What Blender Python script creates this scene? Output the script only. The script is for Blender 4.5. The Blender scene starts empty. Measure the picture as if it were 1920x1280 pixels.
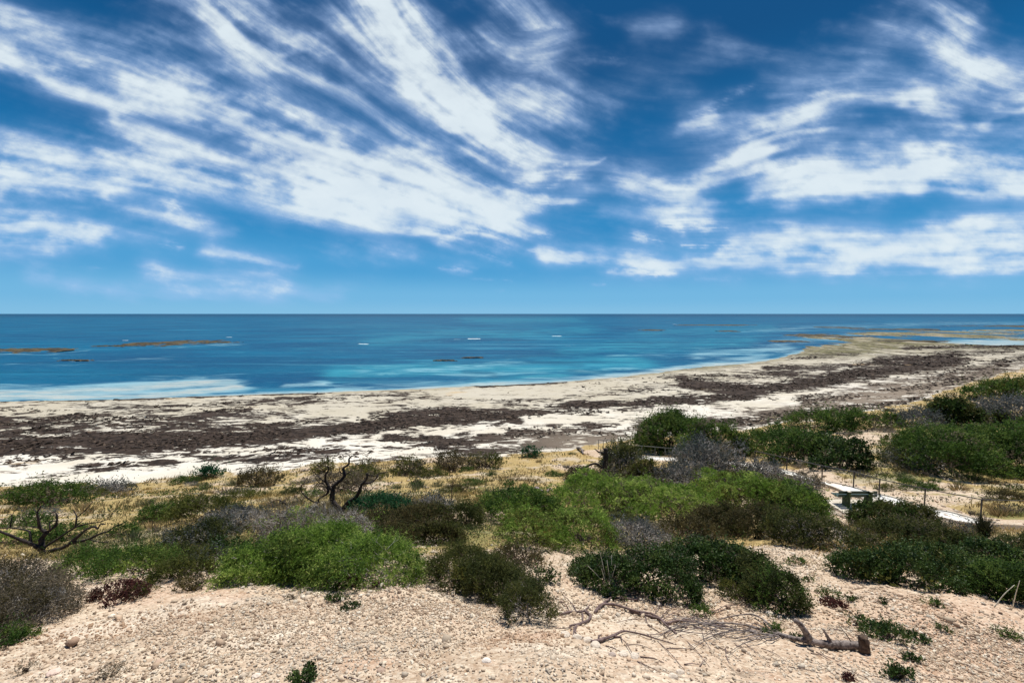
import bpy, math, random
import numpy as np
R = math.radians
random.seed(7)
rng = np.random.default_rng(7)
sc = bpy.context.scene
COL = sc.collection

# ------------------------------------------------------------------ camera
EYE = 16.0
FPX = 820.0
PITCH = R(3.62)
cam = bpy.data.cameras.new("camera")
cam.lens = 36.0 * FPX / 1920.0
cam.sensor_width = 36.0
cam.clip_start = 0.05
cam.clip_end = 200000.0
camo = bpy.data.objects.new("camera", cam)
COL.objects.link(camo)
camo.location = (0, 0, EYE)
camo.rotation_euler = (R(90) - PITCH, 0, 0)
sc.camera = camo

# ------------------------------------------------------------------ light
SUN_EL, SUN_AZ = R(66), R(18)          # azimuth measured from +Y towards +X
world = bpy.data.worlds.new("World")
sc.world = world
world.use_nodes = True
wn, wl = world.node_tree.nodes, world.node_tree.links
wn.clear()
wo = wn.new("ShaderNodeOutputWorld")
wb = wn.new("ShaderNodeBackground")
sky = wn.new("ShaderNodeTexSky")
sky.sky_type = 'NISHITA'
sky.sun_disc = False
sky.sun_elevation = SUN_EL
sky.sun_rotation = SUN_AZ
sky.air_density = 1.0
sky.dust_density = 0.2
sky.ozone_density = 3.0
tc = wn.new("ShaderNodeTexCoord")
sx = wn.new("ShaderNodeSeparateXYZ")
grad = wn.new("ShaderNodeValToRGB")
cr = grad.color_ramp
cr.interpolation = 'EASE'
stops = [(0.0, (.22, .54, .82)), (.035, (.165, .49, .80)), (.10, (.065, .36, .70)), (.19, (.010, .25, .57)), (.32, (.003, .140, .375)), (.50, (.002, .080, .24)), (1.0, (.006, .07, .21))]
while len(cr.elements) < len(stops):
    cr.elements.new(.5)
for e_, (p_, c_) in zip(cr.elements, stops):
    e_.position = p_
    e_.color = (*c_, 1)
sm = wn.new("ShaderNodeVectorMath"); sm.operation = 'SCALE'; sm.inputs['Scale'].default_value = 8.2
tint = wn.new("ShaderNodeMix")
tint.data_type = 'RGBA'
tint.inputs[0].default_value = 0.035
wl.new(tc.outputs['Generated'], sx.inputs[0])
wl.new(sx.outputs['Z'], grad.inputs[0])
wl.new(grad.outputs[0], sm.inputs[0])
wl.new(sm.outputs[0], tint.inputs[6])
wl.new(sky.outputs[0], tint.inputs[7])
wl.new(tint.outputs[2], wb.inputs[0])
wb.inputs[1].default_value = 0.10
wl.new(wb.outputs[0], wo.inputs[0])

sun = bpy.data.lights.new("sun", 'SUN')
sun.energy = 5.0
sun.angle = R(0.5)
sun.color = (1.0, 0.95, 0.87)
suno = bpy.data.objects.new("sun", sun)
COL.objects.link(suno)
suno.rotation_euler = (R(90) - SUN_EL, 0, -SUN_AZ + math.pi)
suno.rotation_euler = (-(R(90) - SUN_EL), 0, -SUN_AZ)
sc.view_settings.view_transform = 'Standard'
sc.view_settings.look = 'None'
sc.view_settings.exposure = 0.2
sc.view_settings.gamma = 1.0
sc.cycles.max_bounces = 6
sc.cycles.diffuse_bounces = 3
sc.cycles.transparent_max_bounces = 8

# ------------------------------------------------------------------ maths helpers
CT, ST = math.cos(PITCH), math.sin(PITCH)


def ray(px, py):
    """direction (dx, 1, dz) of a photo pixel, scaled so that its Y is 1"""
    x = (np.asarray(px, float) - 960) / FPX
    y = -(np.asarray(py, float) - 640) / FPX
    dy = CT + y * ST
    dz = -ST + y * CT
    return x / dy, dz / dy


def at(px, py, Y):
    dx, dz = ray(px, py)
    return np.array([dx * Y, Y, EYE + dz * Y])


def project(X, Y, Z):
    dy, dz = Y, Z - EYE
    f = dy * CT - dz * ST
    u = dy * ST + dz * CT
    f = np.maximum(f, 1e-3)
    return 960 + FPX * X / f, 640 - FPX * u / f


def sstep(a, b, x):
    t = np.clip((x - a) / (b - a), 0, 1)
    return t * t * (3 - 2 * t)


_T = rng.random((256, 256))


def vnoise(x, y):
    x = np.asarray(x, float); y = np.asarray(y, float)
    xi = np.floor(x).astype(np.int64); yi = np.floor(y).astype(np.int64)
    fx = x - xi; fy = y - yi
    fx = fx * fx * (3 - 2 * fx); fy = fy * fy * (3 - 2 * fy)
    a = _T[xi & 255, yi & 255]; b = _T[(xi + 1) & 255, yi & 255]
    c = _T[xi & 255, (yi + 1) & 255]; d = _T[(xi + 1) & 255, (yi + 1) & 255]
    return (a + (b - a) * fx) * (1 - fy) + (c + (d - c) * fx) * fy


def fbm(x, y, octv=4, gain=0.5):
    s = 0; a = 1; n = 0
    for i in range(octv):
        s = s + a * (vnoise(x * 2 ** i + 17.3 * i, y * 2 ** i + 5.1 * i) - 0.5); n += a; a *= gain
    return s / n * 2          # about -1..1


def noise3(P, s):
    return (fbm(P[:, 0] * s + P[:, 2] * s * .7, P[:, 1] * s - P[:, 2] * s * .6, 2) +
            fbm(P[:, 1] * s + 31 - P[:, 2] * s * .5, P[:, 2] * s * .9 + P[:, 0] * s * .3 + 7, 2)) * .7


def seg_dist(px, py, pts, ys=1.0):
    """distance to a polyline and the tangent there"""
    best = np.full(px.shape, 1e9); tx = np.ones(px.shape); ty = np.zeros(px.shape)
    for (x0, y0), (x1, y1) in zip(pts[:-1], pts[1:]):
        dx, dy = x1 - x0, (y1 - y0)
        L2 = dx * dx + dy * dy * ys * ys + 1e-9
        t = np.clip(((px - x0) * dx + (py - y0) * dy * ys * ys) / L2, 0, 1)
        d = np.hypot(px - x0 - t * dx, (py - y0 - t * dy) * ys)
        m = d < best
        best = np.where(m, d, best)
        l = math.hypot(dx, dy)
        tx = np.where(m, dx / l, tx); ty = np.where(m, dy / l, ty)
    return best, tx, ty


# ------------------------------------------------------------------ object helpers
def make_mesh(name, V, F, mats=(), attrs=None, smooth=False):
    """V (n,3); F (m,k) same-size faces"""
    me = bpy.data.meshes.new(name)
    V = np.ascontiguousarray(V, np.float32); F = np.ascontiguousarray(F, np.int32)
    n, m, k = len(V), len(F), F.shape[1]
    me.vertices.add(n); me.vertices.foreach_set("co", V.ravel())
    me.loops.add(m * k); me.loops.foreach_set("vertex_index", F.ravel())
    me.polygons.add(m)
    me.polygons.foreach_set("loop_start", np.arange(0, m * k, k, dtype=np.int32))
    me.polygons.foreach_set("loop_total", np.full(m, k, np.int32))
    if smooth:
        me.polygons.foreach_set("use_smooth", np.ones(m, bool))
    for a in mats:
        me.materials.append(a)
    for kname, arr in (attrs or {}).items():
        at_ = me.attributes.new(kname, 'FLOAT_COLOR', 'POINT')
        c = np.ones((n, 4), np.float32); c[:, :arr.shape[1]] = arr
        at_.data.foreach_set("color", c.ravel())
    me.update(calc_edges=True)
    return me


def link(name, me, parent=None, loc=None):
    o = bpy.data.objects.new(name, me)
    COL.objects.link(o)
    if parent is not None:
        o.parent = parent
    if loc is not None:
        o.location = loc
    return o


def tag(o, label=None, cat=None, group=None, kind=None):
    if label: o["label"] = label
    if cat: o["category"] = cat
    if group: o["group"] = group
    if kind: o["kind"] = kind
    return o


def empty(name, loc, label, cat, group=None):
    o = bpy.data.objects.new(name, None)
    COL.objects.link(o)
    o.location = loc
    o.empty_display_size = 0.2
    return tag(o, label, cat, group)


# ------------------------------------------------------------------ node helper
class NT:
    def __init__(self, name):
        self.m = bpy.data.materials.new(name)
        self.m.use_nodes = True
        self.t = self.m.node_tree
        self.t.nodes.clear()
        self.out = self.t.nodes.new("ShaderNodeOutputMaterial")

    def n(self, typ, **kw):
        nd = self.t.nodes.new(typ)
        for k, v in kw.items():
            setattr(nd, k, v)
        return nd

    def lk(self, a, b):
        self.t.links.new(a, b)

    def val(self, sock, v):
        if hasattr(v, "is_output") or isinstance(v, bpy.types.NodeSocket):
            self.lk(v, sock)
        else:
            sock.default_value = v

    def math(self, op, a, b=0.0, c=None, clamp=False):
        nd = self.n("ShaderNodeMath", operation=op, use_clamp=clamp)
        self.val(nd.inputs[0], a); self.val(nd.inputs[1], b)
        if c is not None: self.val(nd.inputs[2], c)
        return nd.outputs[0]

    def mix(self, f, a, b, blend='MIX'):
        nd = self.n("ShaderNodeMix", data_type='RGBA', blend_type=blend)
        self.val(nd.inputs[0], f)
        self.val(nd.inputs[6], a if not isinstance(a, tuple) else (*a, 1)[:4])
        self.val(nd.inputs[7], b if not isinstance(b, tuple) else (*b, 1)[:4])
        return nd.outputs[2]

    def ramp(self, f, lo, hi, smooth=True):
        nd = self.n("ShaderNodeMapRange")
        nd.interpolation_type = 'SMOOTHSTEP' if smooth else 'LINEAR'
        self.val(nd.inputs[0], f); nd.inputs[1].default_value = lo; nd.inputs[2].default_value = hi
        return nd.outputs[0]

    def noise(self, scale, detail=4, rough=.55, vec=None, dist=0.0):
        nd = self.n("ShaderNodeTexNoise")
        nd.inputs['Scale'].default_value = scale; nd.inputs['Detail'].default_value = detail
        nd.inputs['Roughness'].default_value = rough; nd.inputs['Distortion'].default_value = dist
        if vec is not None: self.lk(vec, nd.inputs['Vector'])
        return nd.outputs['Fac']

    def vor(self, scale, vec=None, feat='F1', out='Distance'):
        nd = self.n("ShaderNodeTexVoronoi", feature=feat)
        nd.inputs['Scale'].default_value = scale
        if vec is not None: self.lk(vec, nd.inputs['Vector'])
        return nd.outputs[out]

    def pos(self, scale=(1, 1, 1), rot=(0, 0, 0)):
        g = self.n("ShaderNodeNewGeometry")
        mp = self.n("ShaderNodeMapping")
        mp.inputs['Scale'].default_value = scale; mp.inputs['Rotation'].default_value = rot
        self.lk(g.outputs['Position'], mp.inputs[0])
        return mp.outputs[0]

    def attr(self, name):
        a = self.n("ShaderNodeAttribute", attribute_name=name)
        s = self.n("ShaderNodeSeparateColor")
        self.lk(a.outputs['Color'], s.inputs[0])
        return s.outputs[0], s.outputs[1], s.outputs[2], a.outputs['Color'], a.outputs['Alpha']

    def bump(self, h, strength, dist=0.02, nrm=None):
        b = self.n("ShaderNodeBump")
        b.inputs['Strength'].default_value = strength; b.inputs['Distance'].default_value = dist
        self.lk(h, b.inputs['Height'])
        if nrm is not None: self.lk(nrm, b.inputs['Normal'])
        return b.outputs[0]

    def principled(self, col, rough=.8, spec=.3, nrm=None, link=True):
        p = self.n("ShaderNodeBsdfPrincipled")
        self.val(p.inputs['Base Color'], col if not isinstance(col, tuple) else (*col, 1)[:4])
        self.val(p.inputs['Roughness'], rough)
        p.inputs['Specular IOR Level'].default_value = spec
        if nrm is not None: self.lk(nrm, p.inputs['Normal'])
        if link: self.lk(p.outputs[0], self.out.inputs[0])
        return p


# ------------------------------------------------------------------ terrain: control points (px, py, Y) in the photo's view
CP = []
for px in (-700, -250, 0):
    CP += [(px, 1280, 2.9), (px, 1200, 3.7), (px, 1120, 5.0), (px, 1060, 6.8), (px, 1010, 9.5), (px, 970, 14), (px, 935, 24), (px, 915, 34)]
CP += [(300, 1280, 2.6), (300, 1180, 3.6), (300, 1086, 5.3), (300, 1058, 7.6), (300, 1000, 10.5), (300, 960, 15.5), (300, 925, 25), (300, 903, 36)]
CP += [(600, 1280, 2.4), (600, 1150, 3.9), (600, 1085, 5.2), (600, 1030, 7.6), (600, 970, 13), (600, 920, 23), (600, 885, 35), (600, 864, 41)]
CP += [(960, 1280, 2.35), (960, 1150, 3.9), (960, 1060, 6.0), (960, 1020, 8.2), (960, 980, 11), (960, 940, 17), (960, 900, 27), (960, 870, 38), (960, 852, 44)]
CP += [(1200, 1280, 2.45), (1200, 1150, 4.2), (1200, 1100, 5.4), (1200, 1050, 7.3), (1200, 985, 12), (1200, 930, 20), (1200, 890, 31), (1200, 858, 41.5), (1120, 846, 45), (1240, 845, 46), (1300, 835, 49)]
CP += [(1480, 1280, 2.7), (1500, 1200, 3.6), (1500, 1100, 5.6), (1500, 1020, 8.4), (1500, 975, 14.5), (1583, 972, 19.3), (1600, 914, 24), (1540, 899, 28), (1475, 881, 33), (1380, 866, 37), (1440, 905, 28)]
CP += [(1540, 845, 37), (1500, 800, 54), (1400, 812, 54), (1480, 780, 60)]
CP += [(1750, 1280, 3.1), (1750, 1180, 4.1), (1750, 1100, 5.8), (1750, 1050, 7.8), (1700, 1010, 12.5), (1657, 931, 22.5), (1780, 966, 19), (1838, 980, 17.8), (1733, 951, 20.2),
       (1700, 905, 26.5), (1690, 870, 32), (1600, 850, 35), (1650, 818, 43), (1700, 792, 51), (1750, 760, 62), (1780, 730, 77)]
for px in (1920, 2200, 2700):
    k = (px - 1920) / 800
    CP += [(px, 1280, 3.3 + k), (px, 1180, 4.3 + k), (px, 1100, 6.0 + k), (px, 1050, 8.2 + k), (px, 1005, 12.5 + k), (px, 962, 18.5), (px, 905, 27), (px, 850, 36), (px, 795, 51), (px, 745, 69), (px, 715, 87), (px, 693, 110)]
# points with a known height: foot of the dunes, beach, shoreline, sea bed
CZ = []
for px, py in ((-700, 920), (0, 905), (300, 893), (600, 858), (960, 845), (1120, 836), (1300, 815), (1480, 772), (1700, 742), (1800, 712), (1950, 683), (2700, 668)):
    CZ.append((px, py, 1.6))
for px, py in ((-700, 850), (0, 830), (400, 812), (800, 795), (1100, 775), (1350, 745), (1600, 705), (1800, 680), (1950, 664), (2700, 655)):
    CZ.append((px, py, 0.95))
SHORE = [(-700, 768), (-200, 758), (0, 752), (200, 749), (320, 744), (480, 739), (600, 736), (750, 731), (900, 723), (1000, 719), (1100, 712), (1180, 705), (1240, 698), (1290, 690), (1370, 684), (1430, 678), (1480, 666)]
for px, py in SHORE:
    CZ.append((px, py, 0.0))
for px, py in ((1560, 654), (1650, 654), (1750, 652), (1850, 650), (1950, 646), (2700, 642)):
    CZ.append((px, py, 0.14))
for px, py in ((1500, 645), (1600, 638), (1700, 636), (1800, 634), (1950, 630), (2700, 628)):
    CZ.append((px, py, -0.02))
for px, py in ((1480, 630), (1600, 622), (1700, 618), (1800, 617), (1950, 615), (2700, 612)):
    CZ.append((px, py, -0.16))
for px, py in ((-700, 725), (0, 722), (400, 718), (800, 700), (1100, 690), (1300, 668), (1430, 645)):
    CZ.append((px, py, -0.9))
for px, py in ((-700, 650), (0, 650), (400, 650), (800, 650), (1200, 640), (1400, 620), (1600, 608), (1950, 604), (2700, 602)):
    CZ.append((px, py, -2.5))
pts = []
for px, py, Y in CP:
    pts.append(at(px, py, Y))
for px, py, z in CZ:
    dx, dz = ray(px, py)
    Y = (z - EYE) / dz
    pts.append(np.array([dx * Y, Y, z]))
for x in (-7, 0, 7):
    pts.append(np.array([x, 0.0, 14.38])); pts.append(np.array([x * 1.5, -3.0, 14.7])); pts.append(np.array([x, 1.3, 14.05]))
pts = np.array(pts)
QO = 5.0
cq, cp_ = pts[:, 0] / (pts[:, 1] + QO), np.log(pts[:, 1] + QO)


def tps_fit(q, p, z, lam=2e-3):
    n = len(q)
    r2 = (q[:, None] - q[None]) ** 2 + (p[:, None] - p[None]) ** 2
    K = np.where(r2 > 0, .5 * r2 * np.log(np.maximum(r2, 1e-12)), 0) + lam * np.eye(n)
    P = np.stack([np.ones(n), q, p], 1)
    A = np.block([[K, P], [P.T, np.zeros((3, 3))]])
    return np.linalg.solve(A, np.concatenate([z, np.zeros(3)]))


w_ = tps_fit(cq, cp_, pts[:, 2])
side = np.concatenate([np.linspace(1.3, 2.6, 60)])
GQ = np.concatenate([-side[::-1][:-1], np.linspace(-1.3, 1.3, 940), side[1:]])
GP = np.concatenate([np.linspace(math.log(1.2), math.log(6.5), 40)[:-1], np.linspace(math.log(6.5), math.log(70), 520)[:-1], np.linspace(math.log(70), math.log(300), 300)[:-1], np.linspace(math.log(300), math.log(1500), 120)])
QQ, PP = np.meshgrid(GQ, GP, indexing='ij')


def tps_eval(q, p):
    z = w_[-3] + w_[-2] * q + w_[-1] * p
    for i in range(len(cq)):
        r2 = (q - cq[i]) ** 2 + (p - cp_[i]) ** 2
        z = z + w_[i] * .5 * r2 * np.log(np.maximum(r2, 1e-12))
    return z


# evaluate on a coarse grid, then refine
cg_q = np.linspace(-2.6, 2.6, 261); cg_p = np.linspace(math.log(1.2), math.log(1500), 261)
CQ, CPp = np.meshgrid(cg_q, cg_p, indexing='ij')
CZg = tps_eval(CQ, CPp)


def bil(gx, gy, G, x, y):
    """bilinear lookup; gx, gy uniform or not"""
    i = np.clip(np.searchsorted(gx, x) - 1, 0, len(gx) - 2); j = np.clip(np.searchsorted(gy, y) - 1, 0, len(gy) - 2)
    fx = np.clip((x - gx[i]) / (gx[i + 1] - gx[i]), 0, 1); fy = np.clip((y - gy[j]) / (gy[j + 1] - gy[j]), 0, 1)
    return (G[i, j] * (1 - fx) + G[i + 1, j] * fx) * (1 - fy) + (G[i, j + 1] * (1 - fx) + G[i + 1, j + 1] * fx) * fy


ZZ = bil(cg_q, cg_p, CZg, QQ, PP)
YY = np.exp(PP) - QO
XX = QQ * (YY + QO)
# path and bench line (world)
PATHC = [(1840, 988, 17.3), (1785, 972, 18.6), (1735, 960, 19.6), (1668, 942, 21.6), (1610, 929, 22.9), (1540, 908, 26.6), (1475, 889, 31.6), (1380, 870, 36), (1290, 861, 39.5), (1190, 857, 41.5), (1130, 850, 44)]
path_w = np.array([at(*c) for c in PATHC])
path_w = np.vstack([path_w[0] + (path_w[0] - path_w[1]) * 3.0, path_w])
pd = np.full(XX.shape, 1e9)
for a, b in zip(path_w[:-1], path_w[1:]):
    d = b[:2] - a[:2]
    t = np.clip(((XX - a[0]) * d[0] + (YY - a[1]) * d[1]) / (d @ d), 0, 1)
    pd = np.minimum(pd, np.hypot(XX - a[0] - t * d[0], YY - a[1] - t * d[1]))
PXg, PYg = project(XX, np.maximum(YY, .3), ZZ)
onp = sstep(0.7, 2.2, pd)
dune = sstep(6, 12, YY) * sstep(1.7, 2.6, ZZ)
hum = fbm(XX * .28, YY * .28, 4) * .30 + fbm(XX * 1.3, YY * 1.3, 3) * .07
near = 1 - sstep(7, 13, YY)
rough_near = fbm(XX * .9, YY * .9, 4) * .11 + fbm(XX * 2.2 - YY * 1.1, YY * 1.2 + XX * .4, 4) * .05 + fbm(XX * 4, YY * 4, 3) * .028 + fbm(XX * 14, YY * 14, 3) * .008
beachz = fbm(XX * .12, YY * .12, 4) * .10 + fbm(XX * .6, YY * .6, 3) * .05
far_reef = fbm(XX * .035, YY * .011, 6, .62) * .55
isb = 1 - sstep(1.6, 2.4, ZZ)
ZZ = ZZ + onp * (dune * hum * (1 - near) + near * rough_near) + isb * beachz * sstep(-.4, .6, ZZ) + isb * far_reef * sstep(170, 260, YY) * sstep(-1.5, -.2, ZZ)
# low break of slope at the edge of the gravel on the left
lipd, _, _ = seg_dist(PXg, PYg, [(130, 1075), (200, 1085), (430, 1082), (470, 1095)])
ZZ = ZZ + near * .05 * np.exp(-(lipd / 9) ** 2)
# sea bed sinks beyond
ZZ = np.where(YY > 420, np.minimum(ZZ, -0.8 + 0 * ZZ) * sstep(420, 520, YY) + ZZ * (1 - sstep(420, 520, YY)), ZZ)


def ground(x, y):
    x = np.asarray(x, float); y = np.asarray(y, float)
    return bil(GQ, GP, ZZ, x / (y + QO), np.log(np.maximum(y + QO, 1.2)))


_ys = np.exp(np.linspace(math.log(1.6), math.log(600), 3000))


def hit(px, py, ymin=1.6):
    dx, dz = ray(px, py)
    d = EYE + dz * _ys - ground(dx * _ys, _ys)
    k = np.where((d <= 0) & (_ys >= ymin))[0]
    if len(k) == 0:
        Y = 300.0
    else:
        Y = _ys[k[0]]
        if k[0] > 0 and d[k[0] - 1] > 0:
            a, b = d[k[0] - 1], d[k[0]]
            Y = _ys[k[0] - 1] + (Y - _ys[k[0] - 1]) * a / (a - b)
    return np.array([dx * Y, Y, float(ground(dx * Y, Y))])


# ------------------------------------------------------------------ ground painting (what the ground is made of)
PXg, PYg = project(XX, np.maximum(YY, .3), ZZ)
jx = fbm(XX * .5, YY * .5, 4); jy = fbm(XX * .2 + 40, YY * .2, 4)
# limit between dune and beach
DUNE_EDGE = [(-700, 925), (0, 912), (120, 908), (240, 905), (330, 896), (420, 886), (520, 882), (600, 866), (700, 866), (780, 862), (860, 857), (940, 853), (1040, 846), (1110, 833), (1200, 822), (1300, 812), (1400, 805), (1470, 792), (1540, 783), (1640, 768), (1720, 752), (1800, 722), (1860, 705), (1920, 690), (2700, 672)]
de = np.array(DUNE_EDGE, float)
edge = np.interp(PXg, de[:, 0], de[:, 1])
beach = 1 - sstep(-3, 5, PYg - edge + jx * 7)
soil = 1 - sstep(6.2, 8.6, YY + jx * 1.2)
soil = np.maximum(soil, 1 - sstep(.9, 2.8, pd + jx * 1.2))
for (x, y, rx, ry, s) in ((1010, 1045, 120, 26, 1), (760, 1015, 90, 14, .8), (1500, 1060, 130, 50, 1), (1690, 930, 220, 28, .7), (1080, 868, 60, 18, .9), (1620, 822, 120, 20, .9),
                          (1480, 812, 60, 14, .8), (1720, 845, 90, 26, .6), (640, 905, 120, 22, .75), (430, 915, 90, 14, .7), (300, 930, 60, 14, .5), (90, 968, 60, 10, .6), (1600, 1000, 60, 16, .8), (1870, 1010, 60, 30, .6)):
    g = np.exp(-(((PXg - x) / rx) ** 2 + ((PYg - y) / ry) ** 2) ** 1.5)
    soil = np.maximum(soil, g * s * sstep(-.5, .3, jx + jy + .2))
soil = soil * (1 - beach)
weed = np.zeros(XX.shape)
WEED = [  # polyline, half-width px, amount
    ([(-50, 838), (120, 832), (250, 826), (400, 818), (540, 812)], 17, 1.0), ([(-50, 800), (60, 792), (150, 778)], 6, .8), ([(0, 812), (150, 800), (330, 785), (470, 768)], 9, .62),
    ([(540, 815), (620, 806), (740, 793), (860, 784), (960, 779)], 10, 1.05), ([(700, 776), (860, 772), (960, 775), (1060, 764)], 5, .8), ([(150, 768), (400, 757), (640, 745), (800, 740)], 6, .52),
    ([(0, 775), (200, 765)], 5, .4), ([(960, 778), (1040, 768), (1110, 770)], 9, .8), ([(1060, 760), (1160, 757), (1250, 752), (1350, 746), (1410, 742)], 7, 1.05), ([(1410, 742), (1480, 735), (1560, 722)], 6, .7),
    ([(1290, 717), (1370, 728), (1430, 733), (1500, 722), (1580, 708), (1650, 700)], 10, 1.05), ([(1580, 710), (1660, 696), (1720, 684), (1800, 676)], 9, 1.0), ([(1650, 676), (1740, 674), (1790, 664)], 8, .9),
    ([(1440, 690), (1560, 688), (1680, 678)], 5, .85), ([(1480, 672), (1600, 664)], 4, .6), ([(1250, 705), (1400, 702), (1500, 696)], 5, .6), ([(1450, 700), (1500, 706)], 5, .8),
    ([(0, 868), (120, 862), (260, 856), (420, 850), (560, 838)], 5, .55), ([(20, 900), (80, 893), (150, 888)], 6, .65), ([(150, 876), (230, 878), (330, 868)], 7, .68), ([(380, 862), (480, 860), (560, 852)], 8, .72),
    ([(560, 845), (650, 846), (740, 838)], 7, .68), ([(740, 822), (830, 828), (900, 822), (960, 826)], 9, .78), ([(830, 842), (900, 848), (1000, 838)], 7, .7), ([(960, 815), (1060, 808), (1150, 800)], 9, .75),
    ([(1000, 832), (1080, 826), (1180, 812)], 10, .85), ([(1100, 790), (1200, 786)], 5, .55), ([(1200, 800), (1320, 794), (1430, 790)], 8, .8), ([(1430, 783), (1530, 776), (1640, 762), (1720, 748)], 10, .85),
    ([(1520, 752), (1640, 742), (1760, 722), (1850, 700)], 12, .95), ([(1640, 728), (1740, 712), (1840, 690), (1920, 672)], 8, .72), ([(1500, 745), (1560, 736)], 4, .7), ([(1760, 668), (1920, 655)], 5, .6), ([(1700, 652), (1920, 648)], 3, .8),
    ([(1150, 735), (1250, 730), (1330, 740)], 5, .45), ([(900, 755), (1000, 750), (1100, 745)], 6, .45), ([(-100, 753), (200, 749), (480, 740), (620, 736)], 1.6, .9), ([(900, 724), (1000, 720), (1060, 716)], 1.5, .9),
    ([(1600, 700), (1700, 690), (1760, 684)], 10, 1.0), ([(-50, 850), (100, 846), (230, 842)], 6, .7), ([(420, 800), (560, 792), (640, 786)], 6, .66), ([(200, 790), (320, 776)], 6, .55)]
wx = PXg + jy * 14; wy = PYg + jx * 3.0
for pl, hw, s in WEED:
    d, _, _ = seg_dist(wx, wy, pl, 1.9)
    weed = np.maximum(weed, s * np.exp(-(d / (hw * 2.75)) ** 2.0))
broad = np.exp(-((PXg - 250) / 520) ** 2 - ((PYg - 790) / 38) ** 2) * .56
broad = np.maximum(broad, np.exp(-((PXg - 900) / 260) ** 2 - ((PYg - 768) / 24) ** 2) * .46)
broad = np.maximum(broad, np.exp(-((PXg - 1400) / 300) ** 2 - ((PYg - (712 - (PXg - 1400) * .08)) / 20) ** 2) * .42)
broad = np.maximum(broad, np.exp(-((PXg - 1750) / 220) ** 2 - ((PYg - 690) / 22) ** 2) * .40)
broad = np.maximum(broad, np.exp(-((PXg - 500) / 600) ** 2 - ((PYg - 862) / 16) ** 2) * .30)
weed = np.maximum(weed, broad) + .25 * broad
weed = weed * beach
shx = np.array(SHORE + [(1560, 650), (1920, 638), (2700, 630)], float)
shy = np.interp(PXg, shx[:, 0], shx[:, 1])
seaside = PYg - shy
wet = np.maximum(1 - sstep(0, 12, seaside + jx * 4), (.62) * (1 - sstep(25, 95, seaside + jx * 16))) * beach
grey = np.exp(-((PXg - 1680) / 260) ** 2 - ((PYg - (768 - (PXg - 1500) * .17)) / 24) ** 2) + np.exp(-((PXg - 1110) / 150) ** 2 - ((PYg - 828) / 20) ** 2) * .8
algae = sstep(660, 648, PYg) * sstep(1430, 1500, PXg)
algae = np.maximum(algae, .8 * np.exp(-((PXg - 1560) / 160) ** 2 - ((PYg - 662) / 9) ** 2))
algae = algae + np.exp(-((PXg - 1620) / 220) ** 2 - ((PYg - 640) / 17) ** 2) + .7 * np.exp(-((PXg - 1330) / 130) ** 2 - ((PYg - 688 + (PXg - 1330) * .09) / 7) ** 2)
soil = np.maximum(soil, .75 * sstep(.20, .40, fbm(XX * .22 + 3, YY * .16 + 60, 5, .55)) * (1 - beach) * sstep(8, 14, YY))
for (x, y, rx, ry) in ((1530, 1055, 130, 26), (1480, 1095, 80, 24), (1660, 1120, 260, 14), (1010, 1040, 90, 18), (770, 1012, 80, 9), (1450, 1030, 60, 10)):
    soil = np.maximum(soil, sstep(.25, .6, np.exp(-((PXg - x) / rx) ** 2 - ((PYg - y) / ry) ** 2) + jx * .15) * (1 - beach))
redz = np.exp(-((PXg - 1780) / 260) ** 2 - ((PYg - 1190) / 90) ** 2) + .7 * np.exp(-((PXg - 260) / 160) ** 2 - ((PYg - 1110) / 22) ** 2) + .5 * np.exp(-((PXg - 1220) / 120) ** 2 - ((PYg - 1240) / 26) ** 2)
yel = fbm(XX * .22 + 9, YY * .22, 3) * .5 + .5
green = np.zeros(XX.shape)
for (x, y, rx, ry, s) in ((1700, 893, 120, 9, .9), (1850, 930, 120, 12, .9), (1900, 965, 60, 12, .9), (1650, 880, 60, 8, .6), (1900, 1055, 60, 10, .8), (900, 1000, 300, 40, .7), (350, 1035, 260, 40, .7), (600, 945, 700, 40, .25), (1780, 800, 140, 24, .5)):
    green = np.maximum(green, s * np.exp(-((PXg - x) / rx) ** 2 - ((PYg - y) / ry) ** 2))


def grid_faces(nq, npp):
    i = np.arange(nq - 1)[:, None] * npp + np.arange(npp - 1)[None]
    i = i.ravel()
    return np.stack([i, i + npp, i + npp + 1, i + 1], 1)


V = np.stack([XX.ravel(), YY.ravel(), ZZ.ravel()], 1)
A1 = np.stack([soil.ravel(), weed.ravel(), beach.ravel(), wet.ravel()], 1)
A2 = np.stack([np.clip(np.where(YY > 14, grey, redz), 0, 1).ravel(), np.clip(algae, 0, 1).ravel(), green.ravel(), yel.ravel()], 1)

# ---- ground material
g = NT("ground_mix")
P1 = g.pos()
s_soil, s_weed, s_beach, _, s_wet = g.attr("za")
s_grey, s_alg, s_green, _, s_yel = g.attr("zb")
nb = g.noise(.9, 6, .6, P1); nf = g.noise(7, 6, .65, P1); nvf = g.noise(55, 4, .6, P1)
soilc = g.mix(g.ramp(nb, .38, .62), (.58, .435, .305), (.40, .27, .17))
soilc = g.mix(g.ramp(nf, .45, .7), soilc, (.66, .545, .40))
nr = g.noise(1.7, 4, .6, g.pos((1, 1, 1), (0, 0, .7)))
soilc = g.mix(g.math('MULTIPLY', g.ramp(nr, .56, .70), .6), soilc, (.50, .27, .16))
soilc = g.mix(g.math('MULTIPLY', g.math('MULTIPLY', s_grey, s_soil), g.ramp(nf, .3, .6)), soilc, (.52, .295, .18))
chalk = g.ramp(g.noise(.75, 7, .7, g.pos((1, 1.6, 1), (0, 0, .5))), .54, .62)
soilc = g.mix(g.math('MULTIPLY', chalk, .45), soilc, (.80, .73, .61))
vcell = g.vor(38, P1, 'F1', 'Color')
vs = g.n("ShaderNodeSeparateColor"); g.lk(vcell, vs.inputs[0])
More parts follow.
